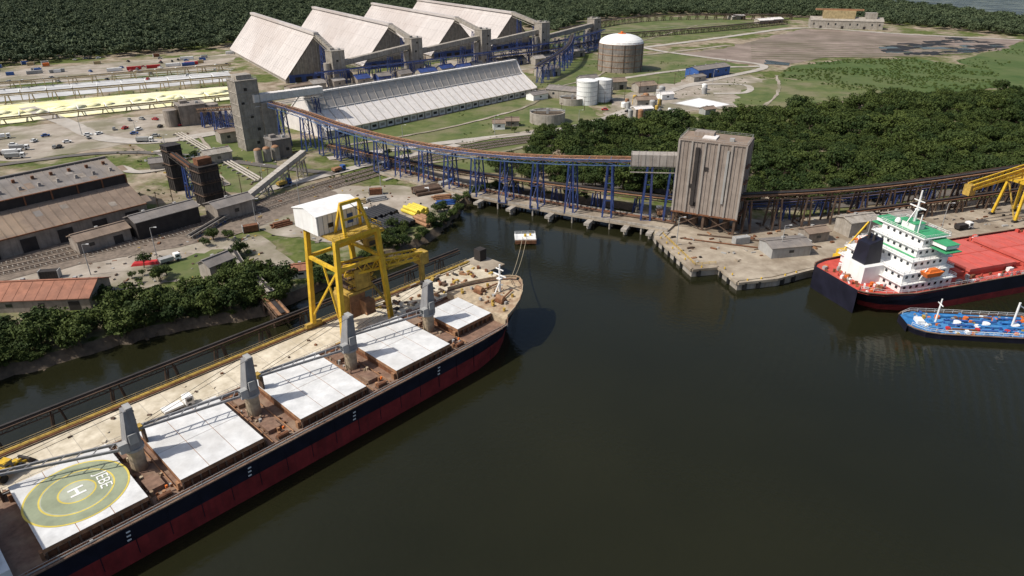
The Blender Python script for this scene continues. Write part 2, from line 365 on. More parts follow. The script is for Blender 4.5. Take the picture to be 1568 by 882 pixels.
# ---------------------------------------------------------------- buildings
def gable(name,x,y,L,W,hw,hr,rot,roof='rust_roof',wall='shed_wall',ribs=6,ov=.5,doors=True,z0=GZ):
    b=B(name,(x,y,z0),rot)
    b.box(0,0,0,L,W,hw,wall)
    for sx in (-1,1):
        f=[(sx*L/2,-W/2,hw),(sx*L/2,W/2,hw),(sx*L/2,0,hr)]
        b.face(f if sx>0 else f[::-1],wall)
    sl=(hr-hw)/(W/2)
    for s in (-1,1):
        e=W/2+ov;ze=hw-ov*sl
        X=L/2+ov;t=.25
        b.hexa([(-X,min(0,s*e),(hr if s>0 else ze)),(X,min(0,s*e),(hr if s>0 else ze)),(X,max(0,s*e),(ze if s>0 else hr)),(-X,max(0,s*e),(ze if s>0 else hr)),
                (-X,min(0,s*e),(hr if s>0 else ze)+t),(X,min(0,s*e),(hr if s>0 else ze)+t),(X,max(0,s*e),(ze if s>0 else hr)+t),(-X,max(0,s*e),(ze if s>0 else hr)+t)],roof)
        n=max(2,int(L/ribs*2))
        for i in range(n+1):
            xx=-X+.1+(2*X-.2)*i/n
            b.beam((xx,0,hr+t+.02),(xx,s*e,ze+t+.02),.15,.1,roof)
    b.beam((-L/2-ov,0,hr+.35),(L/2+ov,0,hr+.35),.7,.2,roof)
    for i in range(max(1,int(L/12))):b.box(-L/2+(i+.5)*L/max(1,int(L/12)),W*.2,hr-sl*W*.2+.1,1,1,.9,'grey_paint')
    if doors:
        for s in (-1,1):
            n=max(1,int(L/9))
            for i in range(n):
                xx=-L/2+(i+.5)*L/n
                if i%3==1: b.box(xx,s*(W/2+.02),0,3.2,.12,min(3.5,hw*.75),'dark_steel')
                else: b.box(xx,s*(W/2+.02),hw*.45,1.8,.1,hw*.25,'glass')
    return b
rotS=math.atan2(.853,-.522)
for i,(apx,apy,L) in enumerate([(-157,577,217),(-109,648,226),(-55,713,222),(1,768,238)]):
    b=B('bulk_storage_shed',(apx,apy,GZ),rotS)
    W=28;H=35.5;hb=3
    for s in (-1,1):
        e=W
        P=[(0,0,H),(L,0,H),(L,s*e,hb),(0,s*e,hb)]
        b.face(P if s<0 else P[::-1],'shed_roof')
        Q=[(0,0,H-.6),(L,0,H-.6),(L,s*e,hb-.6),(0,s*e,hb-.6)]
        b.face(Q[::-1] if s<0 else Q,'shed_wall')
        for k in range(32):
            xx=L*k/31;b.beam((xx,0,H+.02),(xx,s*e,hb+.02),.25,.15,'shed_roof')
        for k in range(4):
            b.beam((0,s*e*(k+.5)/4,H+(hb-H)*(k+.5)/4+.05),(L,s*e*(k+.5)/4,H+(hb-H)*(k+.5)/4+.05),.2,.1,'shed_roof')
        b.box(L/2,s*(e-1),0,L,.6,hb,'concrete')
    b.beam((-3,0,H+1),(L,0,H+1),4,2,'shed_roof')
    b.face([(.6,-W,0),(.6,-W,hb),(.6,0,H-.4),(.6,W,hb),(.6,W,0)][::1],'shed_wall')
    b.face([(L-.6,-W,0),(L-.6,-W,hb),(L-.6,0,H-.4),(L-.6,W,hb),(L-.6,W,0)][::-1],'shed_wall')
    for k in range(-6,7):
        yy=k*4.2;hh=hb+(H-hb)*(1-abs(yy)/W);b.box(.3,yy,0,.5,.5,hh-1,'concrete')
    b.box(-.2,0,0,1,50,6,'blue_steel');
    for k in range(-4,5,2): b.box(-.8,k*4.5,0,.5,5,4.2,'dark_steel')
    b.done()
def tower_block(name,x,y,sx,sy,h,rot,mat='grey_clad',z0=GZ,legs=0,roofbits=True):
    b=B(name,(x,y,z0),rot)
    b.box(0,0,legs,sx,sy,h-legs,mat)
    n=max(2,int(sx/1.6))
    for i in range(n+1):
        for s in (-1,1):b.box(-sx/2+sx*i/n,s*(sy/2+.08),legs,.22,.2,h-legs,mat)
    n=max(2,int(sy/1.6))
    for i in range(n+1):
        for s in (-1,1):b.box(s*(sx/2+.08),-sy/2+sy*i/n,legs,.2,.22,h-legs,mat)
    b.box(0,0,h,sx+.7,sy+.7,.35,mat)
    if legs:
        for ix in (-1,0,1):
            for iy in (-1,0,1):
                b.box(ix*(sx/2-.5),iy*(sy/2-.5),0,.9,.9,legs,'brown_steel')
        for iy in (-1,1):
            for ix in (-1,0):
                a=ix*(sx/2-.5);c=(ix+1)*(sx/2-.5);yy=iy*(sy/2-.5)
                b.beam((a,yy,0),(c,yy,legs),.3,.3,'brown_steel');b.beam((c,yy,0),(a,yy,legs),.3,.3,'brown_steel')
    for k in range(int((h-legs)/7)):
        z=legs+3+k*7
        b.box(R(-.3,.3)*sx,-sy/2-.1,z,1.6,.25,1.5,'dark_steel')
        b.box(sx/2+.1,R(-.3,.3)*sy,z,.25,1.6,1.5,'dark_steel')
    if roofbits:
        b.box(-sx*.2,sy*.15,h+.35,sx*.3,sy*.3,1.6,mat);b.box(sx*.25,-sy*.2,h+.35,1.6,1.6,1.2,'grey_paint')
        b.rail([(-sx/2,-sy/2,h+.35),(sx/2,-sy/2,h+.35),(sx/2,sy/2,h+.35),(-sx/2,sy/2,h+.35),(-sx/2,-sy/2,h+.35)],'grey_paint')
    return b
TW=[(-140,565,27),(-85,621,30),(-27,670,32),(29,702,35),(90,800,30)]
for x,y,h in TW:
    b=tower_block('transfer_tower',x,y,11,10,h-2,.75,'concrete');
    b.box(0,7,0,7,5,h*.55,'concrete');b.cyl(-8,0,0,2.6,h*.6,'concrete',16);b.done()
def conveyor(name,pts,w=4,dep=2.4,leg=16,top='rust_light',side='brown_steel',legm='blue_steel',gz=GZ,smooth=2,roofed=False,truss=True,legw=.55,spread=1.0,br=.25,ch=.3,panel=3):
    pts=[Vector(p) for p in (chaikin(pts,smooth) if smooth else pts)]
    b=B(name);acc=0;nxt=leg*.4
    for i in range(len(pts)-1):
        p,q=pts[i],pts[i+1];d=(q-p);L=d.length;dn=d.normalized();n=Vector((-dn.y,dn.x,0)).normalized()*w/2
        u=Vector((0,0,dep))
        b.beam(p+Vector((0,0,.2)),q+Vector((0,0,.2)),w,.25,top)
        b.beam(p+Vector((0,0,.75)),q+Vector((0,0,.75)),w*.35,.3,'dark_steel')
        if roofed: 
            b.hexa([p-n,p+n,q+n,q-n,p-n+u,p+n+u,q+n+u,q-n+u],side)
            k=max(1,int(L/2.5))
            for j in range(k+1):
                a=p.lerp(q,j/k)
                b.beam(a+n*1.02+u*1.02,a-n*1.02+u*1.02,.2,.12,side);b.beam(a+n*1.02,a+n*1.02+u,.12,.2,side);b.beam(a-n*1.02,a-n*1.02+u,.12,.2,side)
        for s in (-1,1):
            b.beam(p+n*s-u*.5,q+n*s-u*.5,ch,ch,side)
            if not roofed:b.beam(p+n*s+u*.25,q+n*s+u*.25,ch*.8,ch*.8,side)
            if truss:
                k=max(1,int(L/panel))
                for j in range(k):
                    a=p.lerp(q,j/k);c=p.lerp(q,(j+1)/k)
                    b.beam(a+n*s-u*.5,a+n*s+u*.25,ch*.5,ch*.5,side)
                    if j%2:b.beam(a+n*s-u*.5,c+n*s+u*.25,ch*.5,ch*.5,side)
                    else:b.beam(a+n*s+u*.25,c+n*s-u*.5,ch*.5,ch*.5,side)
        while acc+L>nxt:
            c=p.lerp(q,(nxt-acc)/L);top_=c-u*.5;nn=n
            fe=[]
            for s in (-1,1):
                for t in (-1,1):
                    a=top_+nn*s+dn*t*.9;g=Vector((c.x,c.y,gz))+nn*s*spread*1.25+dn*t*1.8
                    b.beam(a,g,legw,legw,legm);fe.append((a,g))
            H=top_.z-gz;k=max(1,int(H/7))
            for (a,g),(a2,g2),x in ((fe[0],fe[2],1),(fe[1],fe[3],1),(fe[0],fe[1],0),(fe[2],fe[3],0)):
                for j in range(k):
                    if x and br>0:
                        b.beam(a.lerp(g,j/k),a2.lerp(g2,(j+1)/k),br,br,legm);b.beam(a2.lerp(g2,j/k),a.lerp(g,(j+1)/k),br,br,legm)
                    b.beam(a.lerp(g,(j+1)/k),a2.lerp(g2,(j+1)/k),br+.05,br+.05,legm)
            nxt+=leg
        acc+=L
    return b
for (x,y,h),(x2,y2,h2) in zip(TW[:-1],TW[1:]):
    conveyor('conveyor_gallery',[(x,y,h*.55),(x2,y2,h2*.75)],4.5,4,22,side='concrete',top='concrete',roofed=True,truss=False,smooth=0).done()
for (x,y,h),k in zip(TW[:4],[(-157,577),(-109,648),(-55,713),(1,768)]):
    conveyor('conveyor_gallery',[(x,y,h*.9),(k[0],k[1],37)],4,3,40,side='concrete',top='concrete',roofed=True,truss=False,smooth=0).done()
conveyor('blue_conveyor',[(-150,540,14),(-80,600,14),(-10,650,16),(60,720,18),(100,790,20)],4,3,16,top='blue_steel',side='blue_steel').done()
conveyor('blue_conveyor',[(20,560,16),(50,640,20),(60,720,22)],4,3,16,top='brown_steel',side='blue_steel').done()
conveyor('blue_conveyor',[(-20,640,12),(40,690,12),(75,740,12),(130,830,10)],5,4,14,top='blue_steel',side='dark_steel').done()
for i in range(16):
    t=i/15;x=-165+t*230+R(-6,6);y=520+t*190+R(-8,8)
    gable('service_building',x,y,R(10,20),R(7,10),R(4,6),R(6,8),R(.6,.9),random.choice(['blue_steel','old_roof','grey_clad','rust_roof']),random.choice(['concrete','shed_wall','blue_steel'])).done()
# long white warehouse
rl=math.atan2(134,123);Lw=182
b=B('long_warehouse',(-105,385,GZ),rl)
prof=[(0,0),(0,4.2),(14.5,13.2),(20,21.5),(22.5,21.5),(45,4.5),(45,0)]
mats=['white_roof','white_roof','grey_roof','grey_clad','white_roof','grey_clad']
for (y0,z0),(y1,z1),m in zip(prof[:-1],prof[1:],mats):
    b.face([(0,y0,z0),(Lw,y0,z0),(Lw,y1,z1),(0,y1,z1)],m)
b.face([(Lw,y,z) for y,z in prof],'white_roof');b.face([(0,y,z) for y,z in prof][::-1],'white_roof')
for i in range(31):
    x=Lw*i/30
    b.beam((x,-.3,4.3),(x,14.5,13.5),.35,.35,'grey_roof');b.beam((x,14.5,13.4),(x,20,21.8),.35,.35,'grey_roof')
    b.box(x,-.3,0,.5,.6,4.1,'concrete')
    if i<30:
        for k in range(1,4):b.beam((x+k*Lw/120,0,4.3),(x+k*Lw/120,14.5,13.3),.1,.08,'white_roof')
for x in (0.1,Lw-.1):
    b.beam((x,-.5,4.8),(x,14.5,14),1,.6,'white_roof');b.beam((x,14.5,14),(x,20.5,22.4),1,.6,'white_roof');b.beam((x,22.5,22.4),(x,45.5,5),1,.6,'white_roof')
b.beam((0,21.5,22.2),(Lw,21.5,22.2),3.2,1.0,'white_roof')
b.beam((0,14.5,13.6),(Lw,14.5,13.6),.5,.3,'white_roof')
b.rail([(0,20,22.7),(Lw,20,22.7)],'grey_paint',1.2,4,.12)
b.beam((0,-.6,4.4),(Lw,-.6,4.4),1.2,.3,'concrete')
for i in range(30):
    b.box((i+.5)*Lw/30,-.02,1.2,3,.12,1.6,'dark_steel' if i%2 else 'grey_clad')
b.done()
conveyor('conveyor_gallery',[(-137,365,27),(-118,395,25),(-110,402,25)],5,4,30,side='white_roof',top='concrete',roofed=True,truss=False,smooth=0).done()
b=tower_block('elevator_tower',-141,367,11.5,11,36,.72,'concrete');
b.box(9.2,-3,0,7,8,24,'concrete');b.box(0,0,36.3,8,7,2.4,'concrete')
for i in range(5):b.box(13.2,-3,2+i*4.5,1.2,4,.3,'rust')
for z in (6,12,18,24,30):b.box(0,0,z,12.1,11.6,.35,'concrete')
b.done()
tower_block('hopper_building',-122,352,10,9,9,.72,'old_roof').done()
b=B('silo_group',(-128,338,GZ),.7)
for i in range(3):b.cyl(i*4.6,0,0,1.9,6.5,'concrete',18);b.dome(i*4.6,0,6.5,1.9,1,'rust_light',18,4)
b.done()
b=tower_block('hopper_building',-198,425,15,14,12,.6,'shed_wall');b.cyl(12,-3,0,4,11,'shed_wall');b.cyl(-12,-2,0,4,10,'shed_wall');b.done()
conveyor('inclined_conveyor',[(-190,420,12),(-150,380,22)],4,3,18,side='brown_steel',top='rust_light',smooth=0).done()
conveyor('inclined_conveyor',[(-190,428,9),(-160,400,8),(-139,372,9)],4,3,14,side='old_roof',top='old_roof',roofed=True,truss=False,smooth=0).done()
# main curved conveyor
CV=[(-128,366,26),(-112,364,22),(-86,342,19.3),(-57,316,19.3),(-26,293,20.2),(-1,276,22.5),(22,264,24.8),(44,258,26.2),(66,254.5,26.6)]
b=conveyor('curved_conveyor',CV,5.4,2.2,15,top='rust_light',side='blue_belt',legm='blue_steel',gz=3.5,legw=.6,br=.16)
pp=chaikin(CV,2)
for p,q in zip(pp[:-1],pp[1:]):
    p=Vector(p);q=Vector(q);d=(q-p).normalized();n=Vector((-d.y,d.x,0)).normalized()
    for s,m in ((-1.2,'rust_light'),(1.2,'rust')):b.tube(p+n*s+Vector((0,0,.9)),q+n*s+Vector((0,0,.9)),.28,m,6)
    b.beam(p+n*2.6+Vector((0,0,1.1)),q+n*2.6+Vector((0,0,1.1)),.9,.15,'rust_light');b.beam(p-n*2.6+Vector((0,0,1.1)),q-n*2.6+Vector((0,0,1.1)),.7,.15,'blue_belt')
    k=max(1,int((q-p).length/2))
    for j in range(k):
        a=p.lerp(q,j/k)+Vector((0,0,1));b.beam(a-n*2.6,a+n*2.6,.25,.2,random.choice(['blue_belt','rust','rust','rust_light']))
b.done()
conveyor('conveyor_gallery',[(46,257.6,25),(64,254,25.6)],5.5,4.5,40,side='grey_clad',top='grey_clad',roofed=True,truss=False,smooth=0).done()
b=B('pier_trestle')
tp=chaikin([(-60,321),(-25,294),(-1,279),(31,262),(57,250),(62,247)],2)
for p,q in zip(tp[:-1],tp[1:]):
    p=Vector((*p,3.1));q=Vector((*q,3.1));d=(q-p).normalized();n=Vector((-d.y,d.x,0)).normalized();L=(q-p).length
    b.beam(p,q,11,.8,'dock_concrete')
    for s in (-5.2,5.2):b.beam(p+n*s+Vector((0,0,.8)),q+n*s+Vector((0,0,.8)),.35,.9,'concrete')
    b.tube(p+n*3.4+Vector((0,0,1)),q+n*3.4+Vector((0,0,1)),.4,'rust',8);b.tube(p+n*2.2+Vector((0,0,.9)),q+n*2.2+Vector((0,0,.9)),.3,'brown_steel',8)
    for j in range(max(1,int(L/5))):
        c=p.lerp(q,j/max(1,int(L/5)))
        for s in (-5,-1.7,1.7,5):b.cyl(c.x+n.x*s,c.y+n.y*s,-3,.4,6,'concrete',8)
for i in range(2,len(tp),2):
    p=Vector(tp[i]);a=Vector(tp[i-1]);d=(p-a).normalized();n=Vector((d.y,-d.x))
    c=p+n*7.5;b.box(c.x,c.y,2,2.2,6,1,'concrete',math.atan2(d.y,d.x))
    b.cyl(c.x,c.y,-3,.8,5.2,'concrete',10)
b.done()
conveyor('pipe_trestle',[(-95,352,8),(-60,326,8),(-20,302,8),(20,284,8),(60,268,8),(75,262,8)],4.5,1.4,18,top='rust_light',side='brown_steel',legm='blue_steel',gz=-2,br=.12).done()
# river tower
th=-.455
cx=62+.9*12+.44*7;cy=250-.44*12+.9*7
b=tower_block('river_transfer_tower',cx,cy,24,14,34,th,'twr_clad',legs=6.5)
for i in range(6):b.box(-12+24*i/5,-7.25,6.5,.7,.5,27.5,'grey_clad')
for i in range(4):b.box(12.2,-7+14*i/3,6.5,.5,.7,27.5,'grey_clad')
b.box(0,0,34.36,24,14,.1,'rust_roof')
b.box(-5,-7.4,10,1.4,1,22,'dark_steel');b.box(-2,-1,34.5,5,6,.5,'white_roof');b.box(6,-7.3,12,.8,.8,20,'grey_paint')
for z in (8,14,20,26):b.box(12.6,-3,z,1.6,6,.25,'rust')
b.box(0,0,6.2,25,15,.5,'rust');
for i in range(5):b.cyl(-8+i*4,-2,1,1.6,4.6,'brown_steel',12,r2=1.0)
b.done()
CR=[(83,243,17),(129,255,15),(171,268,15),(215,283,16),(300,310,17)]
conveyor('quay_conveyor',CR,4.5,2.2,13,top='rust_light',side='brown_steel',legm='brown_steel',br=.16).done()
conveyor('quay_conveyor',[(x+1,y+8,z-6) for x,y,z in CR],3.5,1.6,18,top='brown_steel',side='blue_steel',legm='blue_steel',br=.14).done()
conveyor('quay_conveyor',[(x+2,y-5,8) for x,y,z in CR[1:]],3,1.6,16,top='rust',side='brown_steel',legm='brown_steel',br=.14).done()
b=B('ship_loader',(203,260,GZ),math.radians(18))
for sx in (-6,6):
    for sy in (-5,5):b.beam((sx,sy,0),(sx*.7,sy*.8,15),.9,.9,'yellow_steel');b.box(sx,sy,0,2.2,1.3,1,'dark_steel')
    b.beam((sx,-5,0),(sx*.7,4,15),.4,.4,'yellow_dirty')
b.box(0,0,15,11,9,.9,'yellow_steel');b.box(2,0,15.9,6,5,3,'yellow_dirty')
for s in (-1.3,1.3):
    b.beam((-29,s,15),(4,s,20),.7,.9,'yellow_steel');b.beam((-29,s,16.6),(4,s,22.5),.45,.6,'yellow_steel')
    for i in range(11):
        x=-29+i*3;z=15+i*.45;b.beam((x,s,z),(x+1.5,s,z+1.95),.25,.25,'yellow_steel');b.beam((x+1.5,s,z+1.95),(x+3,s,z+.45),.25,.25,'yellow_steel')
b.box(-29,0,12.5,3,3,4,'yellow_dirty')
b.beam((4,0,20),(13,-17,14),1.5,1.5,'yellow_steel');b.beam((13,-17,14),(13.6,-18,8),1.2,1.2,'yellow_dirty')
b.done()
# tanks
b=B('storage_tank',(96,632,GZ));b.cyl(0,0,0,19.5,23,'shed_wall',48)
for z in (4,9,14,19,22.6):b.cyl(0,0,z,19.7,.4,'rust_light',48)
for i in range(12):
    a=i*math.pi/6;b.box(19.7*math.cos(a),19.7*math.sin(a),0,.4,.4,23,'brown_steel',a)
b.cyl(0,0,16,19.62,6.6,'old_roof',48,cap=False)
b.dome(0,0,23,19.3,7.5,'white_paint',48,7,'white_paint')
b.cyl(0,0,30,3.5,.7,'orange',14);b.cyl(0,0,30.6,1.2,1.6,'orange',10);b.rail([(19*math.cos(a*.26),19*math.sin(a*.26),23.2) for a in range(25)],'red_paint');b.done()
for x,y,r,h in ((52,484,7.2,16),(64,494,6,15)):
    b=B('white_tank',(x,y,GZ));b.cyl(0,0,0,r,h,'white_paint',32);b.cyl(0,0,h,r+.1,1.2,'white_paint',32,r2=.6)
    for z in range(3,int(h),3):b.cyl(0,0,z,r+.08,.2,'grey_paint',32)
    b.box(r+.4,0,0,.8,1,h,'grey_paint');b.done()
def ring_tank(x,y,r,h):
    b=B('clarifier_tank',(x,y,GZ));b.cyl(0,0,0,r,h,'concrete',36,cap=False);b.cyl(0,0,0,r-.6,h,'concrete',36,cap=False);b.disc(0,0,h-1.2,r-.5,'mud')
    for i in range(36):
        a0=i*math.pi/18;a1=a0+math.pi/18
        b.face([(rr*math.cos(a),rr*math.sin(a),h) for rr,a in ((r-.6,a0),(r,a0),(r,a1),(r-.6,a1))],'road_pale')
    b.beam((-r,0,h+.6),(r,0,h+.6),1.2,.6,'grey_paint');b.rail([(-r,.6,h+.9),(r,.6,h+.9)],'grey_paint');b.box(0,0,0,1.5,1.5,h+2,'grey_paint');b.done()
ring_tank(22,428,11,6.5);ring_tank(42,484,9,4.5);ring_tank(70,520,5,3.5)
for i,(x,y,L,W,hw,hr,ro) in enumerate([(-8,410,7,5,4,5.5,.1),(0,418,8,5,3.5,5,.1),(38,506,24,12,6,8,-.5),(90,470,14,8,6,7.5,.2),(84,446,12,7,5,6,.3),(100,530,16,10,5,7,.4),(78,540,18,10,6,8,.3),(166,600,40,14,7,9,.62),(150,575,14,9,4,5,.6),(18,500,14,8,4,5.5,.7),(110,500,10,7,4,5,.4),(60,560,16,8,5,7,.5),(30,600,20,10,6,8,.6),(128,452,9,6,3.5,4.5,.5)]):
    gable('plant_building',x,y,L,W,hw,hr,ro,'old_roof' if i==7 else random.choice(['white_roof','grey_clad','old_roof','rust_roof']),'blue_paint' if i==7 else random.choice(['white_paint','concrete','grey_paint','shed_wall'])).done()
def tank_small(x,y,r,h,m='white_paint'):
    b=B('small_tank',(x,y,GZ));b.cyl(0,0,0,r,h,m,16);b.dome(0,0,h,r,r*.4,m,16,3);b.box(r+.2,0,0,.4,.6,h,'grey_paint');b.done()
for i in range(26):
    x=R(70,150);y=430+(x-70)*.5+R(0,70)
    if 108<x<160 and 455<y<510: continue
    tank_small(x,y,R(1,2.2),R(2.5,6),random.choice(['white_paint','rust_light','grey_paint','yellow_dirty','grey_paint']))
b=gable('far_warehouse',450,985,90,26,10,14,-.28,'concrete','concrete',ribs=9);b.box(-10,0,10,40,14,12,'tan_steel');b.box(-10,0,22,60,5,2,'rust_light');b.box(30,0,10,14,12,10,'concrete');b.done()
conveyor('pipe_rack',[(105,850,8),(250,930,8),(392,1040,8)],5,3,12,top='brown_steel',side='brown_steel',legm='brown_steel').done()
conveyor('pipe_rack',[(60,900,10),(200,1110,10),(420,1100,10)],5,3,14,top='brown_steel',side='brown_steel',legm='brown_steel').done()
for x,y in ((380,1060),(360,1045),(340,1110)):gable('far_building',x,y,24,12,5,7,.4,'white_roof','concrete').done()
# ---- left old warehouse
b=B('old_warehouse',(-145,257,GZ),math.atan2(.766,.643))
L=150
prof=[(0,0),(0,7),(14,12.5),(14,16),(30,20),(46,16),(46,12.5),(60,7),(60,0)]
mm=['shed_wall','rust_roof','dark_steel','old_roof','old_roof','dark_steel','rust_roof','shed_wall']
for (y0,z0),(y1,z1),m in zip(prof[:-1],prof[1:],mm):
    b.face([(-L,y0,z0),(0,y0,z0),(0,y1,z1),(-L,y1,z1)],m)
b.face([(0,y,z) for y,z in prof],'shed_wall');b.face([(-L,y,z) for y,z in prof][::-1],'shed_wall')
for i in range(51):
    x=-L*i/50
    b.beam((x,-.6,6.9),(x,14,12.6),.2,.18,'rust_roof');b.beam((x,13.5,16),(x,30,20.1),.2,.15,'old_roof')
    b.beam((x,30,20.1),(x,46.5,16),.2,.15,'old_roof')
    if i%3==0:b.box(x,13.8,12.6,.5,.4,3.4,'rust')
    if i%4==2:b.box(x,-.1,.2,5,.3,5,'dark_steel')
    if R(0,1)<.55:
        a=R(0,8);c=a+R(2,5);b.face([(x+.25,a,7+a*.393+.06),(x+2.7,a,7+a*.393+.06),(x+2.7,c,7+c*.393+.06),(x+.25,c,7+c*.393+.06)],random.choice(['rust_roof','rust_roof','old_roof','shed_wall','grey_clad']))
    if R(0,1)<.4:
        a=R(15,24);c=a+R(2,5);b.face([(x+.25,a,12.5+a*.25+.06),(x+2.7,a,12.5+a*.25+.06),(x+2.7,c,12.5+c*.25+.06),(x+.25,c,12.5+c*.25+.06)],random.choice(['rust_roof','grey_clad','shed_wall']))
for i in range(22):
    x=-3-i*6.4;b.box(x,19,17.0,1.2,1.2,1.5,'grey_clad',taper=.7)
    b.box(x,25,18.7,1,1,1.2,'rust')
b.beam((-L,30,20.4),(0,30,20.4),1.2,.5,'old_roof')
b.beam((-L,14,16.1),(0,14,16.1),.8,.3,'rust');b.beam((-L,-.8,7),(0,-.8,7),.5,.4,'rust')
b.done()
b=tower_block('old_elevator',-128,276,8,8,17,.85,'dark_steel',roofbits=False);b.box(0,0,17,6,4,3,'rust')
for z in (5,10,15):b.box(0,0,z,9.4,9.4,.2,'brown_steel');b.rail([(-4.7,-4.7,z+.2),(4.7,-4.7,z+.2),(4.7,4.7,z+.2)],'brown_steel',1,1.5,.1)
b.done()
b=tower_block('old_elevator',-150,296,6,6,20,.85,'dark_steel',roofbits=False)
for z in (6,12,18):b.box(0,0,z,7.4,7.4,.2,'brown_steel')
b.done()
conveyor('inclined_conveyor',[(-130,275,16),(-150,294,20)],3,2,30,top='rust',side='dark_steel',smooth=0).done()
gable('lean_to_shed',-134,247,24,9,7,8.5,.87,'old_roof','dark_steel').done()
gable('lean_to_shed',-150,231,18,8,5,6.5,.87,'rust_roof','shed_wall').done()
gable('lean_to_shed',-114,262,16,10,6,7.5,.87,'old_roof','shed_wall').done()
gable('red_roof_shed',-150,186,46,14,4,6.8,.09,'terracotta','shed_wall').done()
gable('small_shed',-98,206,9,6,5,6.5,1.0,'old_roof','concrete').done()
gable('small_shed',-70,205,6,5,3,4,.3,'terracotta','white_paint').done()
gable('small_shed',-172,330,13,7,3.5,5,.4,'old_roof','concrete').done()
gable('small_shed',-150,340,13,8,5,6.5,.72,'concrete','concrete').done()
gable('small_shed',-160,380,9,8,6,7,.72,'rust_roof','concrete').done()
b=conveyor('inclined_gallery',[(-113,270,4),(-106,296,8),(-99,318,12)],2.8,2.2,14,side='road_pale',top='road_pale',roofed=True,truss=False,smooth=0,legm='concrete');b.done()
conveyor('inclined_conveyor',[(-120,236,3.6),(-112,262,5),(-113,270,6)],2.5,2,12,top='concrete',side='concrete',smooth=0).done()
b=B('pipeline')
for dy in (0,1.2,2.4):b.tube((-196+dy,396+dy,3.2),(-119+dy,306+dy,3.2),.45,'road_pale',8)
for i in range(20):b.box(-195+i*4,394.5-i*4.68,GZ,4,.5,.8,'concrete',.7)
b.done()
b=B('settling_pond',(-166,350,GZ),.7);b.box(0,0,0,14,8,.5,'concrete');b.box(0,0,.42,12,6,.15,'river_water')
b.done()
def yardrow(p,q,name,h=9,m='tan_steel',arm=16,ang=1):
    b=conveyor(name,[(p[0],p[1],h),(q[0],q[1],h)],1.8,1.2,14,top=m,side=m,legm=m,smooth=0,spread=1.1,truss=False,legw=.4,br=.12)
    p=Vector(p);q=Vector(q);d=(q-p).normalized();n=Vector((-d.y,d.x))*ang;L=(q-p).length
    for i in range(int(L/16)):
        c=p+d*(i*16+5);b.beam((c.x,c.y,h+1),(c.x+n.x*arm,c.y+n.y*arm,h+4-arm*.2),.5,.5,'white_paint');b.beam((c.x+n.x*arm,c.y+n.y*arm,GZ),(c.x+n.x*arm,c.y+n.y*arm,h+3-arm*.2),.4,.4,m)
    b.done()
yardrow((-470,318),(-196,499),'yard_conveyor',6)
yardrow((-500,395),(-210,562),'yard_conveyor',9,'tan_steel',12)
yardrow((-520,455),(-250,632),'yard_conveyor',7,'tan_steel',8,-1)
b=B('sulfur_stockpile')
for i in range(34):
    t=i/33;x=-440+t*220+R(-4,4);y=375+t*150+R(-8,8);b.cyl(x,y,GZ,R(4,9),R(.6,2.0),'sulfur',14,r2=.4)
b.done(True)
for k in range(6):
    strip('pad_line',[(-500+k*3,420+k*22),(-240-k*2,590+k*10)],1.2,'white_paint',6,0,.1)
# ---------------------------------------------------------------- vehicles & clutter
def truck(name,x,y,rot,cab='white_paint',body='white_paint',L=9,z0=GZ+.3,hb=2.3):
    b=B(name,(x,y,z0),rot)
    b.box(L/2-1,0,.6,2,2.4,2.1,cab,taper=.92);b.box(L/2-.05,0,1.5,.12,2,.8,'glass');b.box(L/2-1,0,1.5,1.2,2.42,.7,'glass')
    b.box(-1.2,0,.7,L-2.6,2.3,.3,'dark_steel');b.box(-1.2,0,1.0,L-2.6,2.5,hb,body)
    for xx in (L/2-1.2,-L/2+1,-L/2+2.4):
        for s in (-1,1):b.tube((xx,s*.85,.5),(xx,s*1.25,.5),.5,'rubber',12)
    b.done()
def car(name,x,y,rot,m,z0=GZ+.3):
    b=B(name,(x,y,z0),rot)
    b.box(0,0,.35,4.4,1.8,.65,m);b.box(-.2,0,1.0,2.5,1.65,.6,'glass',taper=.8);b.box(-.2,0,1.6,1.9,1.3,.06,m)
    for xx in (-1.4,1.4):
        for s in (-1,1):b.tube((xx,s*.7,.35),(xx,s*.95,.35),.35,'rubber',10)
    b.done()
def container(x,y,rot,m,L=12,z0=GZ+.25):
    b=B('shipping_container',(x,y,z0),rot);b.box(0,0,.1,L,2.4,2.5,m)
    for i in range(int(L/.8)):
        for s in (-1,1):b.box(-L/2+.4+i*.8,s*1.22,.2,.3,.08,2.3,m)
    for sx in (-1,1):b.box(sx*(L/2-.1),0,0,.25,2.5,2.75,'grey_paint')
    b.done()
for (x,y,r) in [(-262,352,.3),(-256,345,.3),(-264,361,.3),(-205,378,.1),(-300,372,.6),(-290,385,.6),(-330,360,.5)]:
    truck('tank_truck',x,y,r,'white_paint',random.choice(['white_paint','grey_paint']),9,hb=1.8)
for (x,y,r) in [(-118,215,.8),(-62,262,.2),(-30,300,.6),(110,236,.3),(150,236,.3),(174,246,.3),(60,262,1.5),(-84,322,.9),(-104,300,.9),(-40,288,.2)]:
    truck('truck',x,y,r,random.choice(['white_paint','blue_paint','white_paint']),random.choice(['grey_paint','rust_light','yellow_dirty','dark_steel']),7,hb=1.2)
for i in range(70):
    z=random.choice([((-470,560),(-260,700)),((-470,560),(-260,700)),((-250,380),(-190,440)),((60,450),(110,500)),((-340,350),(-240,400))])
    car('parked_car',R(z[0][0],z[1][0]),R(z[0][1],z[1][1]),R(0,3.1),random.choice(['white_paint','grey_paint','grey_paint','blue_paint','dark_steel','white_paint','red_paint']))
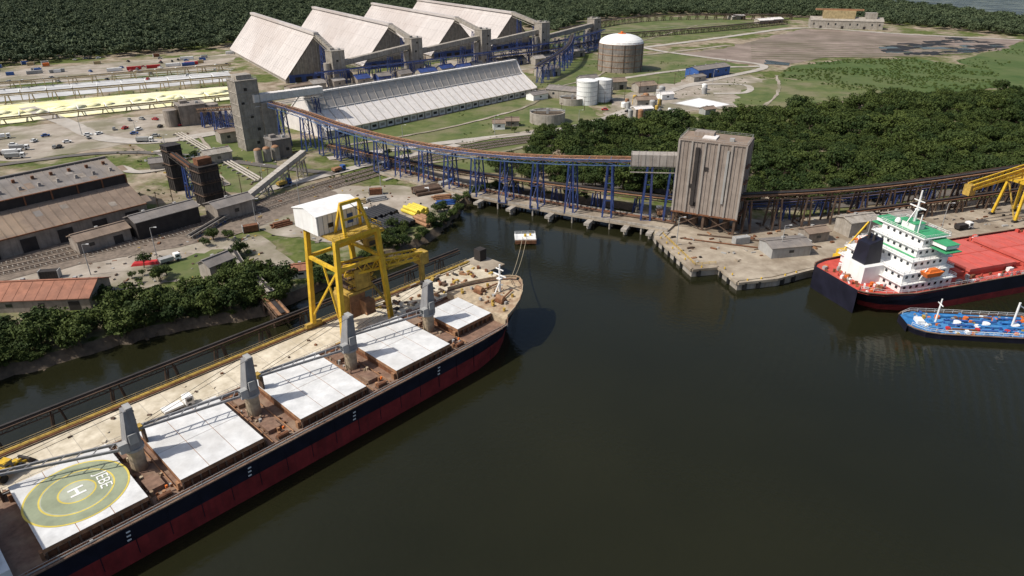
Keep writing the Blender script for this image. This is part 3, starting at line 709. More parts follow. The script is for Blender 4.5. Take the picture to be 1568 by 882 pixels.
for i in range(22):
    x=R(-480,-270);y=560+(x+480)*.5+R(-10,90);container(x,y,R(.3,.9),random.choice(['white_paint','grey_paint','orange','tan_steel','grey_paint','rust','blue_paint','tan_steel']),random.choice([6,6,12]))
for i in range(5):
    x=-350+i*13;container(x,625+i*9+R(-2,2),.55,'red_paint' if i%3 else 'white_paint',12)
for (x,y,r,m) in [(-135,193,.3,'blue_paint'),(-100,244,.5,'rust'),(-152,203,.2,'dark_steel'),(-60,288,.2,'rust'),(128,232,.3,'white_paint'),(84,232,.3,'grey_paint'),(105,228,.3,'grey_paint'),(158,242,.3,'grey_paint')]:
    container(x,y,r,m,6)
b=B('scrap_heap')
for i in range(420):
    if i%3==0:x=R(-118,-30);y=R(232,300)
    elif i%3==1:x=R(-160,-85);y=R(190,240)
    else:x=R(-210,-110);y=R(300,400)
    if not inpoly(x,y,[(-165,175),(-80,195),(-35,245),(-25,290),(-60,320),(-100,330),(-150,420),(-230,400),(-140,262)]):continue
    b.box(x,y,GZ,R(.4,1.8),R(.3,.9),R(.15,.7),random.choice(['rust','grey_paint','brown_steel','dark_steel','concrete','gravel','yellow_dirty','brown_steel']),R(0,3))
b.done()
for (x,y,r,m) in [(-72,268,.6,'rust_light'),(-66,275,.6,'tan_steel'),(-80,262,.6,'brown_steel'),(-58,280,.5,'grey_paint'),(-90,250,.7,'rust'),(-30,282,.3,'rust_light'),(-28,275,.3,'blue_paint')]:
    b=B('beam_stack',(x,y,GZ+.2),r)
    for k in range(3):
        for j in range(4-k):b.box(R(-.4,.4),(j-1.5+k*.5)*1.0,k*.6,R(6,9),.8,.5,m)
    b.done()
b=B('red_tarp',(-126,214,GZ+.15),.25);b.box(0,0,0,9,3,.8,'red_paint',taper=.8);b.done()
def pipes(name,x,y,rot,n,L,m,rows=2,r=.75):
    b=B(name,(x,y,GZ+.25),rot)
    for k in range(rows):
        for i in range(n-k):
            o=R(-.8,.8);b.tube((-L/2+o,(i-n/2+k*.5)*2*r*1.02,r+k*r*1.75),(L/2+o,(i-n/2+k*.5)*2*r*1.02,r+k*r*1.75),r,m,10)
    b.done(False)
pipes('steel_pipe_stack',-54,260,-.75,10,11,'black_pipe');pipes('steel_pipe_stack',-46,249,-.75,10,11,'black_pipe')
pipes('yellow_pipe_stack',-39,265,-.75,5,9,'yellow_pipe');pipes('steel_pipe_stack',-38,291,.5,5,12,'brown_steel');pipes('steel_pipe_stack',-34,253,-.75,4,8,'rust_light')
for (x,y) in [(-125,220),(-100,250),(-90,275),(-112,296),(-150,320),(-180,350),(-210,380),(-60,300),(60,230),(95,222),(130,232),(165,245),(-75,232),(-10,395),(40,410),(100,470),(-250,395),(-60,372),(160,560),(-140,205)]:
    b=B('lamp_post',(x,y,GZ));b.cyl(0,0,0,.18,11,'grey_paint',8,r2=.1);b.beam((0,0,11),(1.8,0,11.3),.12,.12,'grey_paint');b.box(1.9,0,11.15,.9,.35,.18,'white_paint');b.done()
for i in range(26):
    t=i/25;x,y=(-160+t*130,250+t*120) if i<13 else (0+(i-13)*16,405+(i-13)*19)
    b=B('utility_pole',(x+R(-2,2),y,GZ));b.cyl(0,0,0,.2,9,'brown_steel',7,r2=.13);b.beam((-1,0,8.4),(1,0,8.4),.15,.15,'brown_steel');b.done()
gable('quay_office',131,243,13,8,6,7,.31,'concrete','concrete').done()
gable('quay_office',97,224,15,9,4,5,.2,'old_roof','grey_paint').done()
gable('quay_shed',112,236,9,6,4,5,.31,'rust_roof','shed_wall').done()
gable('quay_shed',150,250,10,6,5,6,.31,'grey_clad','concrete').done()
b=B('mobile_crane',(116,218,GZ+.2),.3);b.box(0,0,.8,8,2.6,1.2,'yellow_steel');b.box(-1.5,0,2,3,2.5,1.8,'yellow_steel');b.beam((-1,0,3.5),(7,0,13),.5,.5,'yellow_steel')
for xx in (-3,-1,1,3):
    for s in (-1,1):b.tube((xx,s,.6),(xx,s*1.4,.6),.6,'rubber',10)
b.done()
b=B('quay_clutter')
for i in range(260):
    x=R(58,230);y=208+(x-62)*.31+R(0,34)
    if not inpoly(x,y,[(58,262),(58,240),(63,214),(87,206),(102,213),(260,262),(260,290),(100,258)]):continue
    b.box(x,y,GZ+.12,R(.5,2.6),R(.3,1),R(.15,.7),random.choice(['rust','grey_paint','brown_steel','dark_steel','concrete','brown_steel','dock_concrete','rust_light']),random.choice([.31,.31,1.88,R(0,3)]))
b.rail([(57,240,GZ+.3),(62.5,212,GZ+.3),(70,213.5,GZ+.3)],'yellow_steel',1,2,.08)
b.tube((64,236,GZ+.5),(104,222,GZ+.5),.25,'rust',6);b.tube((70,240,GZ+.5),(112,228,GZ+.5),.3,'brown_steel',6)
b.done()
# ---------------------------------------------------------------- left ship
def hull(b,st,deckm,redz=3.2,hb='hull_black',hr='hull_red',bul=1.0):
    for (a,c) in zip(st[:-1],st[1:]):
        for sd in (-1,1):
            def P(q,z):
                s,sw,wd,ww,zd=q;t=min(1,max(0,(z+1)/(zd+1)));t2=t**1.6
                return (sw+(s-sw)*t2,sd*(ww+(wd-ww)*t2),z)
            rz2=redz*.5
            quads=[((P(a,-1),P(c,-1),P(c,rz2),P(a,rz2)),hr),((P(a,rz2),P(c,rz2),P(c,redz),P(a,redz)),hr)]
            ta=P(a,a[4]+bul);tc_=P(c,c[4]+bul)
            ma=P(a,(redz+a[4])/2);mc=P(c,(redz+c[4])/2)
            quads+= [((P(a,redz),P(c,redz),mc,ma),hb),((ma,mc,tc_,ta),hb)]
            for q,m in quads:
                b.face(q if sd<0 else q[::-1],m)
            b.beam(ta,tc_,.35,.25,'deck_brown')
        b.face([(a[0],-a[2],a[4]),(c[0],-c[2],c[4]),(c[0],c[2],c[4]),(a[0],a[2],a[4])],deckm if callable(deckm)==False else deckm(a[0]))
    a=st[0];b.face([(a[0],-a[2],-1),(a[0],-a[2],a[4]+bul),(a[0],a[2],a[4]+bul),(a[0],a[2],-1)][::-1],hb)
ORI=(-46.8,130.6,0);AR=math.atan2(.727,.687)
b=B('bulk_carrier_ship',ORI,AR)
HW=12.9
st=[(-100,-94,9,5,8.5),(-94,-90,12,9,8.2),(-84,-82,HW,12.6,8),(-60,-60,HW,HW,8),(-20,-20,HW,HW,8),(20,20,HW,HW,8),(42,42,HW,12.7,8),(50,49,12.5,11.2,8.1),(53.5,52,12.1,10.0,8.3),(53.6,52.1,12.1,9.9,10.2),(58,56,10.6,7.6,10.5),(62,59.2,8.7,5.2,10.8),(65.5,61.8,6.4,3.0,11.2),(68,63.4,4.2,1.5,11.5),(69.8,64.4,2.2,.6,11.7),(70.6,64.9,.5,.05,11.8)]
hull(b,st,lambda s:'deck_tan' if s>53 else 'deck_brown',redz=4.7,bul=.35)
for a,c in zip(st[9:-1],st[10:]):
    for sd in (-1,1):
        b.face([(a[0],sd*a[2],a[4]),(c[0],sd*c[2],c[4]),(c[0]+.2,sd*c[2],c[4]+1.2),(a[0],sd*a[2],a[4]+1.2)],'deck_tan')
        b.beam((a[0],sd*a[2],a[4]+1.3),(c[0]+.2,sd*c[2],c[4]+1.3),.25,.2,'deck_tan')
b.beam((70.6,-.5,13.1),(70.6,.5,13.1),.3,.3,'deck_tan')
b.box(53.3,0,8.3,.5,23.6,1.85,'deck_tan')
for s in range(-80,48,6):
    b.box(s,-HW-.03,1.5,.12,.06,6,'hull_black');
for s in (-45,-22,3,28):
    for k in range(3):b.box(s+k*.1,-HW-.05,5.2+k*.9,.7,.06,.3,'white_paint')
HC=[(-48.2,17,21.5),(-25.4,17,21.5),(0,17,21.5),(25.5,17,21.5),(46.5,12.5,13.5)]
for s,l,w in HC:
    b.box(s,0,8,l-.8,w-.8,1.6,'rust')
    n=3
    for i in range(n):
        for sd in (-1,1):b.box(s-l/2+l*(i+.5)/n,sd*w/4,9.6,l/n-.12,w/2-.12,.9+R(0,.03),'hatch_white')
    b.box(s,0,9.62,l-.1,w-.1,.84,'rust_light')
    for i in range(int(l/1.7)+1):
        for sd in (-1,1):b.box(s-l/2+.3+i*1.7,sd*(w/2-.1),8,.3,.5,1.6,'brown_steel')
    for sx in (-1,1):
        for sd in (-1,1):b.box(s+sx*(l/2+.3),sd*(w/2-1),8,.5,1,1.6,'rust_light')
for sd in (-1,1):
    b.rail([(-84,sd*(HW-.2),8.4),(53,sd*(HW-.2),8.4)],'grey_paint',1.1,2.2,.06)
    b.tube((-60,sd*11.7,8.5),(53,sd*11.7,8.5),.15,'rust',6);b.tube((-60,sd*12.2,8.4),(53,sd*12.2,8.4),.12,'grey_paint',6)
for s in (-37,-12.7,12.8,37.5):
    b.box(s-.2,-5.5,8,3,4,1.0,'deck_brown');b.box(s-.2,7.3,8,3,3.6,1.0,'deck_brown')
    for y in (-9.5,-8,-2.5,5,10):b.cyl(s+R(-1.6,1.6),y,8,.35,1.1,random.choice(['deck_tan','grey_paint','rust_light']),8)
    for y in (-10.3,10.3):b.tube((s-1.2,y,8.7),(s+1.2,y,8.7),.5,'rust',10);b.box(s,y,8,2.8,1.4,.35,'brown_steel')
    for x in (-2.4,2.4):b.tube((s+x,-10.5,8.3),(s+x,10.5,8.3),.14,'rust_light',6)
    b.box(s+1,-9,9,.4,.4,.6,'orange')
for i in range(130):
    s=random.choice([-37,-12.7,12.8,37.5,R(-58,52)]);dx=R(-2.8,2.8) if s in (-37,-12.7,12.8,37.5) else 0
    y=R(-11,11) if dx else random.choice([-1,1])*R(11.1,12.4)
    b.box(s+dx,y,8,R(.2,.6),R(.2,.6),R(.15,.7),random.choice(['rust','brown_steel','deck_tan','rust','rust_light','grey_paint','deck_brown']),0)
for i in range(40):
    s=R(55,66);y=R(-1,1)*max(1,(70-s)*.7)
    b.box(s,y,10.6,R(.3,.9),R(.3,.9),R(.3,.8),random.choice(['rust','rust_light','deck_tan','grey_paint','deck_tan','yellow_dirty']),0)
for sd in (-1,1):
    b.tube((59,sd*3,11.8),(59,sd*5.5,11.8),.8,'rust_light',12);b.box(59,sd*4.2,10.8,2.4,3,.6,'rust');b.beam((60,sd*4,11.2),(65,sd*3,11.8),.4,.3,'rust');b.cyl(63,sd*5,10.9,.4,.9,'yellow_dirty',8);b.cyl(56,sd*8.5,10.5,.4,.9,'yellow_dirty',8)
b.cyl(63,0,11,.4,8.5,'white_paint',10,r2=.25);b.beam((63,-2.5,16.2),(63,2.5,16.2),.3,.3,'white_paint');b.beam((63,-1.5,18),(63,1.5,18),.25,.25,'white_paint');b.beam((63,0,14),(61,0,11),.25,.25,'white_paint');b.box(63,0,15,1.4,1.4,.3,'white_paint')
c0=(-48.2,0)
for i,(r,m) in enumerate([(8.7,'yellow_paint'),(8.35,'heli_green'),(6.2,'yellow_paint'),(5.9,'heli_lite'),(5.7,'heli_green'),(3.2,'yellow_paint'),(2.9,'heli_lite')]):
    b.disc(c0[0],c0[1],10.56+.012*i,r,m,56)
z=10.66
for dx in (-1,1):b.box(c0[0],c0[1]+dx*.95,z,2.6,.5,.02,'white_paint')
b.box(c0[0],c0[1],z+.002,.5,1.6,.02,'white_paint')
b.box(-68,0,8,13,24,3,'white_paint');b.box(-69,0,11,12,22,3,'white_paint');b.box(-70,0,14,11,20,3,'white_paint');b.box(-70,0,17,10,20,3,'white_paint');b.box(-70,0,20,9,26,3,'white_paint');b.box(-70,0,23,7,12,.6,'green_paint')
for k in range(4):
    for i in range(8):b.box(-61.9-(k>=1)*1.1-(k>=2)*1.6-(k>=3)*.5+.35,-9+i*2.6,9+3*k,.1,1,1,'glass')
b.box(-85,0,8,9,14,9,'white_paint');b.box(-86,0,17,5,6,8,'hull_red')
ship=b.done()
for s in (-37,-12.7,12.8,37.5):
    b=B('deck_crane',(s,1.8,8),0,ship)
    b.cyl(0,0,0,1.5,5,'deck_tan',16);b.cyl(0,0,5,1.9,.5,'grey_paint',16)
    P=[(-1.5,-1.6,5.5),(1.3,-1.6,5.5),(1.3,1.6,5.5),(-1.5,1.6,5.5),(-.2,-1.0,14),(1.5,-1.0,14),(1.5,1.0,14),(-.2,1.0,14)]
    b.hexa(P,'crane_grey');b.box(-1.9,-1,5.7,1.6,1.4,2,'grey_paint');b.box(-2.72,-1,6.5,.08,1.1,1,'glass');b.box(.9,0,14,1.2,2.2,.4,'grey_paint')
    for z in (7,9,11,13):b.box(1.35+.03*(z-6),0,z,.3,1.2,.15,'dark_steel')
    b.box(0,-1.75,7,1.6,.3,2.2,'grey_paint')
    ey=9.5 if s==-37 else 4.2
    for y in (-.9,.9):
        b.beam((-1.4,y*1.4,6.3),(-21.5,ey+y*.6,6.1),.35,.5,'crane_grey')
        b.beam((.4,y,14.1),(-20,ey+y*.6,6.8),.07,.07,'dark_steel')
    for i in range(8):
        t=(i+.5)/8;t2=(i+1.1)/8;b.beam((-1.4-20*t,ey*t+1.2*(1-t*.5),6.35),(-1.4-20*t2,ey*t2-1.2*(1-t2*.5),6.35),.15,.15,'crane_grey')
    b.box(-21.5,ey,5.5,1,1.4,1.1,'yellow_dirty');b.box(-21,ey,0 if s==-37 else 2.6,.4,2,5.6 if s==-37 else 3.2,'brown_steel')
    b.done()
cu=bpy.data.curves.new('helipad_lettering','FONT');cu.body='JEBE';cu.size=2.9;cu.align_x='CENTER';cu.align_y='CENTER';cu.extrude=.01;cu.materials.append(MATS['white_paint'])
t=bpy.data.objects.new('helipad_lettering',cu);COL.objects.link(t);t.parent=ship;t.location=(-43.8,-.2,10.67);t.rotation_euler=(0,0,math.radians(-95))
# ---------------------------------------------------------------- jetty (ship frame)
b=B('jetty',ORI,AR)
y0,y1=15.0,35
b.box(-20,(y0+y1)/2,1.7,206,y1-y0,1.3,'concrete',mt='jetty_concrete')
b.box(-20,y1-.5,3,206,.9,.5,'yellow_dirty');b.box(-20,y0+.5,3,206,.9,.45,'concrete')
for i in range(42):
    x=-122+i*5
    for y in (y0+1,(y0+y1)/2,y1-1):b.cyl(x,y,-3,.5,4.8,'concrete',8)
    if i%2:b.box(x,y0-.5,.6,1.4,1,2.2,'rubber')
    b.box(x,(y0+y1)/2,3.0,.08,y1-y0-2,.012,'concrete')
for y in (18,33):b.beam((-123,y,3.12),(82,y,3.12),.2,.2,'rail_steel')
b.tube((-123,y1-1.8,3.5),(60,y1-1.8,3.5),.25,'rust',8)
for i in range(20):b.cyl(-118+i*10.2,y0+1.5,3,.35,.8,'yellow_dirty',8)
for i in range(30):b.box(R(-90,82),R(20,32),3,R(.4,1.2),R(.3,.8),R(.15,.4),random.choice(['rust','jetty_concrete','brown_steel','jetty_concrete']),R(0,3))
for i in range(90):b.box(R(40,82),R(18,34),3,R(.5,2.4),R(.4,1.2),R(.2,1.0),random.choice(['rust','yellow_dirty','brown_steel','dock_concrete','dark_steel','rust_light']),random.choice([0,1.57,R(0,3)]))
b.rail([(-123,y1-.3,3.4),(82,y1-.3,3.4)],'tan_steel',1.1,3,.08)
b.done()
def TL(s,y): return (ORI[0]+s*.687-y*.727, ORI[1]+s*.727+y*.687)
conveyor('jetty_catwalk',[(*TL(-125,41),5),(*TL(84,41),5)],1.8,1.4,13,top='brown_steel',side='brown_steel',legm='brown_steel',gz=-2,smooth=0,legw=.3,br=.1,ch=.22,panel=2.2).done()
b=B('dolphin_platform',(*TL(86,30),0),AR);b.box(0,0,2,8,12,1.2,'dock_concrete');b.box(1,3,3.2,3,3,4,'dark_steel')
for sx in (-3,3):
    for sy in (-5,5):b.cyl(sx,sy,-3,.5,5,'concrete',8)
b.done()
conveyor('access_bridge',[(-87,202,5),(-66,173,5)],3.6,2.2,9,top='rust_light',side='brown_steel',legm='brown_steel',gz=-2,smooth=0,ch=.25).done()
conveyor('access_conveyor',[(-100,224,4.5),(-90,206,7),(-72,182,8)],2,1.4,14,top='concrete',side='concrete',legm='brown_steel',gz=0,smooth=0,ch=.2,br=.1).done()
# ---------------------------------------------------------------- gantry ship unloader (ship frame)
b=B('gantry_ship_unloader',(*TL(29.5,26),3),AR)
hx,hy,H=8,7.6,30
for sx in (-1,1):
    for sy in (-1,1):
        b.beam((sx*hx,sy*hy,1.4),(sx*hx*.8,sy*hy*.9,H),1.25,1.25,'yellow_steel')
        b.box(sx*hx,sy*hy,.2,5,1.2,1.6,'yellow_dirty')
        for k in (-1.6,-.5,.5,1.6):b.tube((sx*hx+k,sy*hy-.3,.4),(sx*hx+k,sy*hy+.3,.4),.38,'dark_steel',8)
    b.beam((sx*hx*.86,-hy*.93,22),(sx*hx*.86,hy*.93,22),.8,.9,'yellow_steel')
    b.beam((sx*hx*.86,-hy*.9,22),(sx*hx*.98,hy*.95,4),.5,.5,'yellow_steel')
for sy in (-1,1):
    for z in (22,H):b.beam((-hx*.86,sy*hy*.93,z),(hx*.86,sy*hy*.93,z),.8,.9,'yellow_steel')
b.beam((-hx*.98,-hy,4),(-hx*.86,0,22),.45,.45,'yellow_steel')
b.box(0,0,H,14,14.5,.5,'yellow_dirty')
b.box(-1,4,H+.5,14,11,5.2,'white_paint');
for xx,fl in ((6.02,1),(-8.02,-1)):
    f=[(xx,-1.5,H+5.7),(xx,9.5,H+5.7),(xx,4,H+6.9)];b.face(f if fl>0 else f[::-1],'white_paint')
b.hexa([(-8.3,-1.8,H+5.6),(6.3,-1.8,H+5.6),(6.3,4,H+6.9),(-8.3,4,H+6.9),(-8.3,-1.8,H+5.8),(6.3,-1.8,H+5.8),(6.3,4,H+7.1),(-8.3,4,H+7.1)],'white_paint')
b.hexa([(-8.3,4,H+6.9),(6.3,4,H+6.9),(6.3,9.8,H+5.6),(-8.3,9.8,H+5.6),(-8.3,4,H+7.1),(6.3,4,H+7.1),(6.3,9.8,H+5.8),(-8.3,9.8,H+5.8)],'white_paint')
for i in range(10):b.box(-7.6+i*1.45,-1.52,H+.5,.12,.1,5,'grey_paint')
b.box(2,-1.55,H+1.6,1.8,.12,2.6,'blue_paint');b.box(-4,-1.55,H+2,1.6,.12,1.2,'glass')
b.rail([(-7.5,-7.5,H+.5),(7.5,-7.5,H+.5),(7.5,7.5,H+.5)],'yellow_steel',1.2,2,.1)
for sx in (-3.5,4.5):
    b.beam((sx,-7,H),(sx*.7,-4.5,H+8.5),.7,.7,'yellow_steel');b.beam((sx,-2.2,H),(sx*.7,-4.5,H+8.5),.6,.6,'yellow_steel')
b.beam((-2.6,-4.5,H+8.5),(3.2,-4.5,H+8.5),.8,.8,'yellow_steel');b.beam((-3,-5.6,H+4.5),(3.8,-5.6,H+4.5),.5,.5,'yellow_steel')
b.box(1,-1,12,8,7,.7,'yellow_dirty');b.box(2,-2,13,5,5,6,'yellow_dirty');b.box(1,0,4,5,5,8,'rust_light');b.box(3,-4,5,3,3,4,'rust_light');b.cyl(-2,0,5,1.6,7,'yellow_dirty',14,r2=2.6)
for k in range(3):b.box(2,-1,14+k*2.6,9,6.5,.2,'brown_steel');b.rail([(-2.5,-4.2,14.2+k*2.6),(6.5,-4.2,14.2+k*2.6)],'yellow_steel',1,1.5,.08)
for s in (-1.4,1.4):
    b.beam((-3,s-2,18),(21,s-7,17.5),.6,.7,'yellow_steel');b.beam((-3,s-2,21),(20,s-7,19.4),.4,.5,'yellow_steel')
    for i in range(9):
        t0=i/9;t1=(i+.5)/9;t2=(i+1)/9
        f=lambda t,z:( -3+23*t,s-2-5*t,z)
        b.beam(f(t0,18),f(t1,20.6-1*t1),.25,.25,'yellow_steel');b.beam(f(t1,20.6-t1),f(t2,18),.25,.25,'yellow_steel')
b.box(20.5,-7,15.5,3,3.4,3.6,'yellow_dirty');b.box(12,-5,17,6,4,.4,'yellow_dirty');b.beam((20.5,-7,15),(20.5,-7,10),1.2,1.2,'yellow_dirty')
b.beam((0,-4.5,H+8.5),(19,-6.6,19.6),.15,.15,'dark_steel')
b.beam((-2,3,24),(12,-2,27),.8,1,'yellow_steel');b.box(9,1,22,2.6,2.6,2.6,'yellow_dirty');b.box(9,-.35,22.6,2,.1,1.3,'glass')
for k in range(5):
    z=1+k*5.6;s=1 if k%2 else -1
    b.beam((hx+.8,-s*5,z),(hx+.4,s*5,z+5.6),.8,.2,'yellow_dirty');b.box(hx+.6,s*5.6,z+5.5,1.2,1.6,.15,'yellow_dirty')
b.done()
b=B('wheel_loader',(*TL(-55,26),3),AR+.5)
b.box(-1.5,0,1,3.6,2.4,1.5,'yellow_steel');b.box(.2,0,1.4,1.6,1.8,2,'glass');b.box(.2,0,3.4,1.8,2,.15,'yellow_steel');b.box(1.8,0,.9,2,1.4,1,'yellow_steel');b.beam((1.5,.7,1.8),(4,.7,.7),.3,.4,'yellow_steel');b.beam((1.5,-.7,1.8),(4,-.7,.7),.3,.4,'yellow_steel')
b.hexa([(4,-1.5,.1),(5.3,-1.5,.1),(5.3,1.5,.1),(4,1.5,.1),(3.8,-1.5,1.4),(4.3,-1.5,1.5),(4.3,1.5,1.5),(3.8,1.5,1.4)],'dark_steel')
for x in (-2,2):
    for s in (-1,1):b.tube((x,s*1,.85),(x,s*1.6,.85),.85,'rubber',14)
b.done()
x,y=TL(-21.5,23);truck('flatbed_truck',x,y,AR+.02,'white_paint','white_paint',7,3.0,hb=.5)
# ---------------------------------------------------------------- mooring platform + ropes
b=B('mooring_platform',(5,240,0),.05);b.box(0,0,1.4,8,6,.7,'concrete',mt='white_paint');b.box(0,-3.2,.5,8,.5,1.2,'rust')
for sx in (-3,0,3):
    for sy in (-2,2):b.cyl(sx,sy,-3,.5,4.5,'brown_steel',8)
b.rail([(-3.8,-2.8,2.1),(3.8,-2.8,2.1),(3.8,2.8,2.1),(-3.8,2.8,2.1),(-3.8,-2.8,2.1)],'white_paint');b.cyl(0,0,2.1,.5,1,'yellow_steel',8);b.cyl(2,1,2.1,.4,.8,'yellow_steel',8);b.done()
b=B('mooring_ropes')
def rope(p,q,sag=1.5,n=10,r=.09):
    p=Vector(p);q=Vector(q);pr=p
    for i in range(1,n+1):
        t=i/n;c=p.lerp(q,t);c.z-=sag*4*t*(1-t);b.tube(pr,c,r,'rope',5);pr=c
bx,by=TL(67,0)
rope((bx,by,12.8),(4,238,2.6),2);rope((bx+.6,by,12.8),(5.5,238,2.6),3)
for s in (60,64):
    x,y=TL(s,4);x2,y2=TL(s+20,20);rope((x,y,11.6),(x2,y2,3.6),.8)
x,y=TL(52,12);x2,y2=TL(44,17);rope((x,y,9),(x2,y2,3.6),.3)
b.done()
# ---------------------------------------------------------------- right ship
A2=math.radians(18)
OR=(121.4+9.5-.45,197.3+3.1+1.4,-1.8)
b=B('cargo_ship',OR,A2)
st=[(-31,-24,9.5,4,9),(-29,-23,11.5,6,8.8),(-24,-21,13.5,9,8.5),(-14,-14,15,13,8),(0,0,15,15,8),(60,60,15,15,8),(120,120,15,15,8),(140,136,11,8,9.5),(150,144,5,2,10.5),(154,147,.5,.05,11)]
hull(b,st,'deck_red',redz=4.0,bul=.7)
for i in range(5):
    s=22+i*24;b.box(s,0,8,19,19,1.6,'deck_red');b.box(s,0,9.6,19.6,20,1.0,'hatch_red')
    for k in range(1,4):b.box(s-9.8+19.6*k/4,0,10.6,.2,20,.08,'deck_red')
    b.box(s,0,10.6,19.6,.25,.09,'deck_red')
    for j in (-1,1):
        b.box(s-12,j*7,8,2.5,4,1.6,'deck_red')
for i in range(150):
    b.box(R(3,120),random.choice([-1,1])*R(10.8,14),8,R(.4,2),R(.3,1.2),R(.3,1.4),random.choice(['deck_red','rust','white_paint','grey_paint','deck_red']),0)
for i in range(60):
    s=R(-29,-20);b.box(s,R(-10,10),8.7,R(.3,1.6),R(.3,1.4),R(.4,1.3),random.choice(['deck_red','rust','white_paint','grey_paint','orange','rust_light']),R(0,3))
sup=[(-8,0,8,20,25,3),(-8,0,11,18,23,3),(-6,0,14,14,20,3),(-5,0,17,11,17,3),(-4,0,20,9,16,3)]
for x,y,z,sx,sy,sz in sup:
    b.box(x,y,z,sx,sy,sz,'white_paint');b.box(x,y,z+sz-.15,sx+1.6,sy+1.6,.2,'white_paint');
    b.rail([(x-sx/2-.6,-sy/2-.6,z+sz+.05),(x+sx/2+.6,-sy/2-.6,z+sz+.05),(x+sx/2+.6,sy/2+.6,z+sz+.05),(x-sx/2-.6,sy/2+.6,z+sz+.05),(x-sx/2-.6,-sy/2-.6,z+sz+.05)],'white_paint',1,2,.08)
    for i in range(int(sy/2.4)):
        for s in (-1,1):b.box(x+s*(sx/2+.02),-sy/2+1.5+i*2.4,z+1.1,.1,.9,.9,'glass')
    for i in range(int(sx/2.4)):
        for s in (-1,1):b.box(x-sx/2+1.5+i*2.4,s*(sy/2+.02),z+1.1,.9,.1,.9,'glass')
b.box(-3,0,20.05,6,29,.3,'green_paint');b.box(-3,0,21,5,27,1.2,'white_paint');b.box(-3,0,22.2,5.4,27.4,.1,'green_paint')
b.box(-4,0,23.1,9.6,16.6,.15,'green_paint');b.box(-9,0,17.1,5,17,.12,'green_paint');b.box(.5,0,21,.2,15,1.4,'glass');b.box(-5,0,23.25,4,5,2,'white_paint');b.box(-5,0,25.25,4.4,5.4,.12,'green_paint')
b.cyl(-5,0,25.3,.45,10,'white_paint',10,r2=.25);b.beam((-5,-3,30),(-5,3,30),.3,.3,'white_paint');b.beam((-5,-2,32),(-5,2,32),.25,.25,'white_paint');b.box(-4.5,0,29,1.5,1.5,.3,'white_paint');b.beam((-5,0,30),(-8,0,25),.25,.25,'white_paint')
b.beam((-7,-4,23),(-7,-4,29),.3,.3,'white_paint');b.dome(-7,4,24,1,1.4,'white_paint',12,4);b.cyl(-7,4,23,.3,1,'white_paint',8)
b.hexa([(-24,-3,9),(-17,-3,9),(-17,3,9),(-24,3,9),(-23,-2.4,20.5),(-18.2,-2.4,22),(-18.2,2.4,22),(-23,2.4,20.5)],'hull_black');b.box(-20.5,0,8,9,9,6,'white_paint')
for y in (-1,1):b.cyl(-20.5,y,20.5,.5,2.5,'dark_steel',10)
for s in (-1,1):
    b.hexa([(-11,s*13.6-1,13),(-6,s*13.6-1,13),(-6,s*13.6+1,13),(-11,s*13.6+1,13),(-11.8,s*13.6-1.4,14.6),(-5.2,s*13.6-1.4,14.6),(-5.2,s*13.6+1.4,14.6),(-11.8,s*13.6+1.4,14.6)],'orange')
    b.box(-8.5,s*13.6,14.6,4.5,2,.8,'orange',taper=.7);b.beam((-11,s*12,11),(-11,s*14,16),.3,.3,'white_paint');b.beam((-6,s*12,11),(-6,s*14,16),.3,.3,'white_paint')
b.cyl(8,9,8,.7,9,'white_paint',10);b.beam((8,9,16),(20,8,13),.5,.6,'white_paint')
b.rail([(-30,-9.6,9.8),(-24,-13.3,9.4),(-14,-14.8,8.9),(120,-14.8,8.9)],'white_paint',1.1,2.5,.07)
b.done()
# ---------------------------------------------------------------- blue tanker barge
b=B('blue_tanker_barge',(114.8,175.2,-1.1),math.atan2(-.11,.99))
st=[(0,1.2,3.2,2,3.2),(1.5,2.5,5,4,3),(4,4.5,6.3,5.6,2.8),(8,8,6.8,6.5,2.6),(60,60,6.8,6.5,2.6),(66,64,4,3,3)]
hull(b,st,'barge_blue',redz=1.5,bul=.4,hr='hull_black')
for i in range(6):
    for y in (-4,-1.4,1.4,4):b.tube((12+i*8,y,3.3),(18.5+i*8,y,3.3),.28,random.choice(['barge_blue','rust','white_paint','blue_paint']),8)
    b.cyl(15+i*8,0,2.6,1,1.1,'white_paint',12);b.cyl(11+i*8,3.5,2.6,.7,.9,'orange',10);b.cyl(11+i*8,-3.5,2.6,.7,.9,'red_paint',10)
b.beam((8,-6,3.8),(60,-6,3.8),.12,.12,'white_paint');b.rail([(1,-3.4,3.4),(4,-6,3.2),(9,-6.6,3),(60,-6.6,3)],'white_paint');b.rail([(1,3.4,3.4),(4,6,3.2),(9,6.6,3),(60,6.6,3)],'white_paint')
b.cyl(9,0,2.7,.3,8,'white_paint',8,r2=.2);b.beam((9,-1.5,9),(9,1.5,9),.2,.2,'white_paint');b.cyl(30,0,2.7,.3,8,'white_paint',8);b.beam((30,0,10),(36,2,6),.25,.25,'white_paint')
b.box(4.5,0,2.9,2,3,1,'white_paint')
for i in range(200):b.box(R(4,58),R(-6,6),2.65,R(.3,1.8),R(.2,.9),R(.2,.9),random.choice(['barge_blue','white_paint','orange','rust','grey_paint','yellow_dirty','blue_paint','barge_blue','barge_blue']),random.choice([0,1.57]))
b.box(54,0,2.6,8,9,3,'white_paint');b.box(55,0,5.6,5,7,2.6,'white_paint');b.box(52.4,0,6.4,.1,6,1,'glass')
b.done()
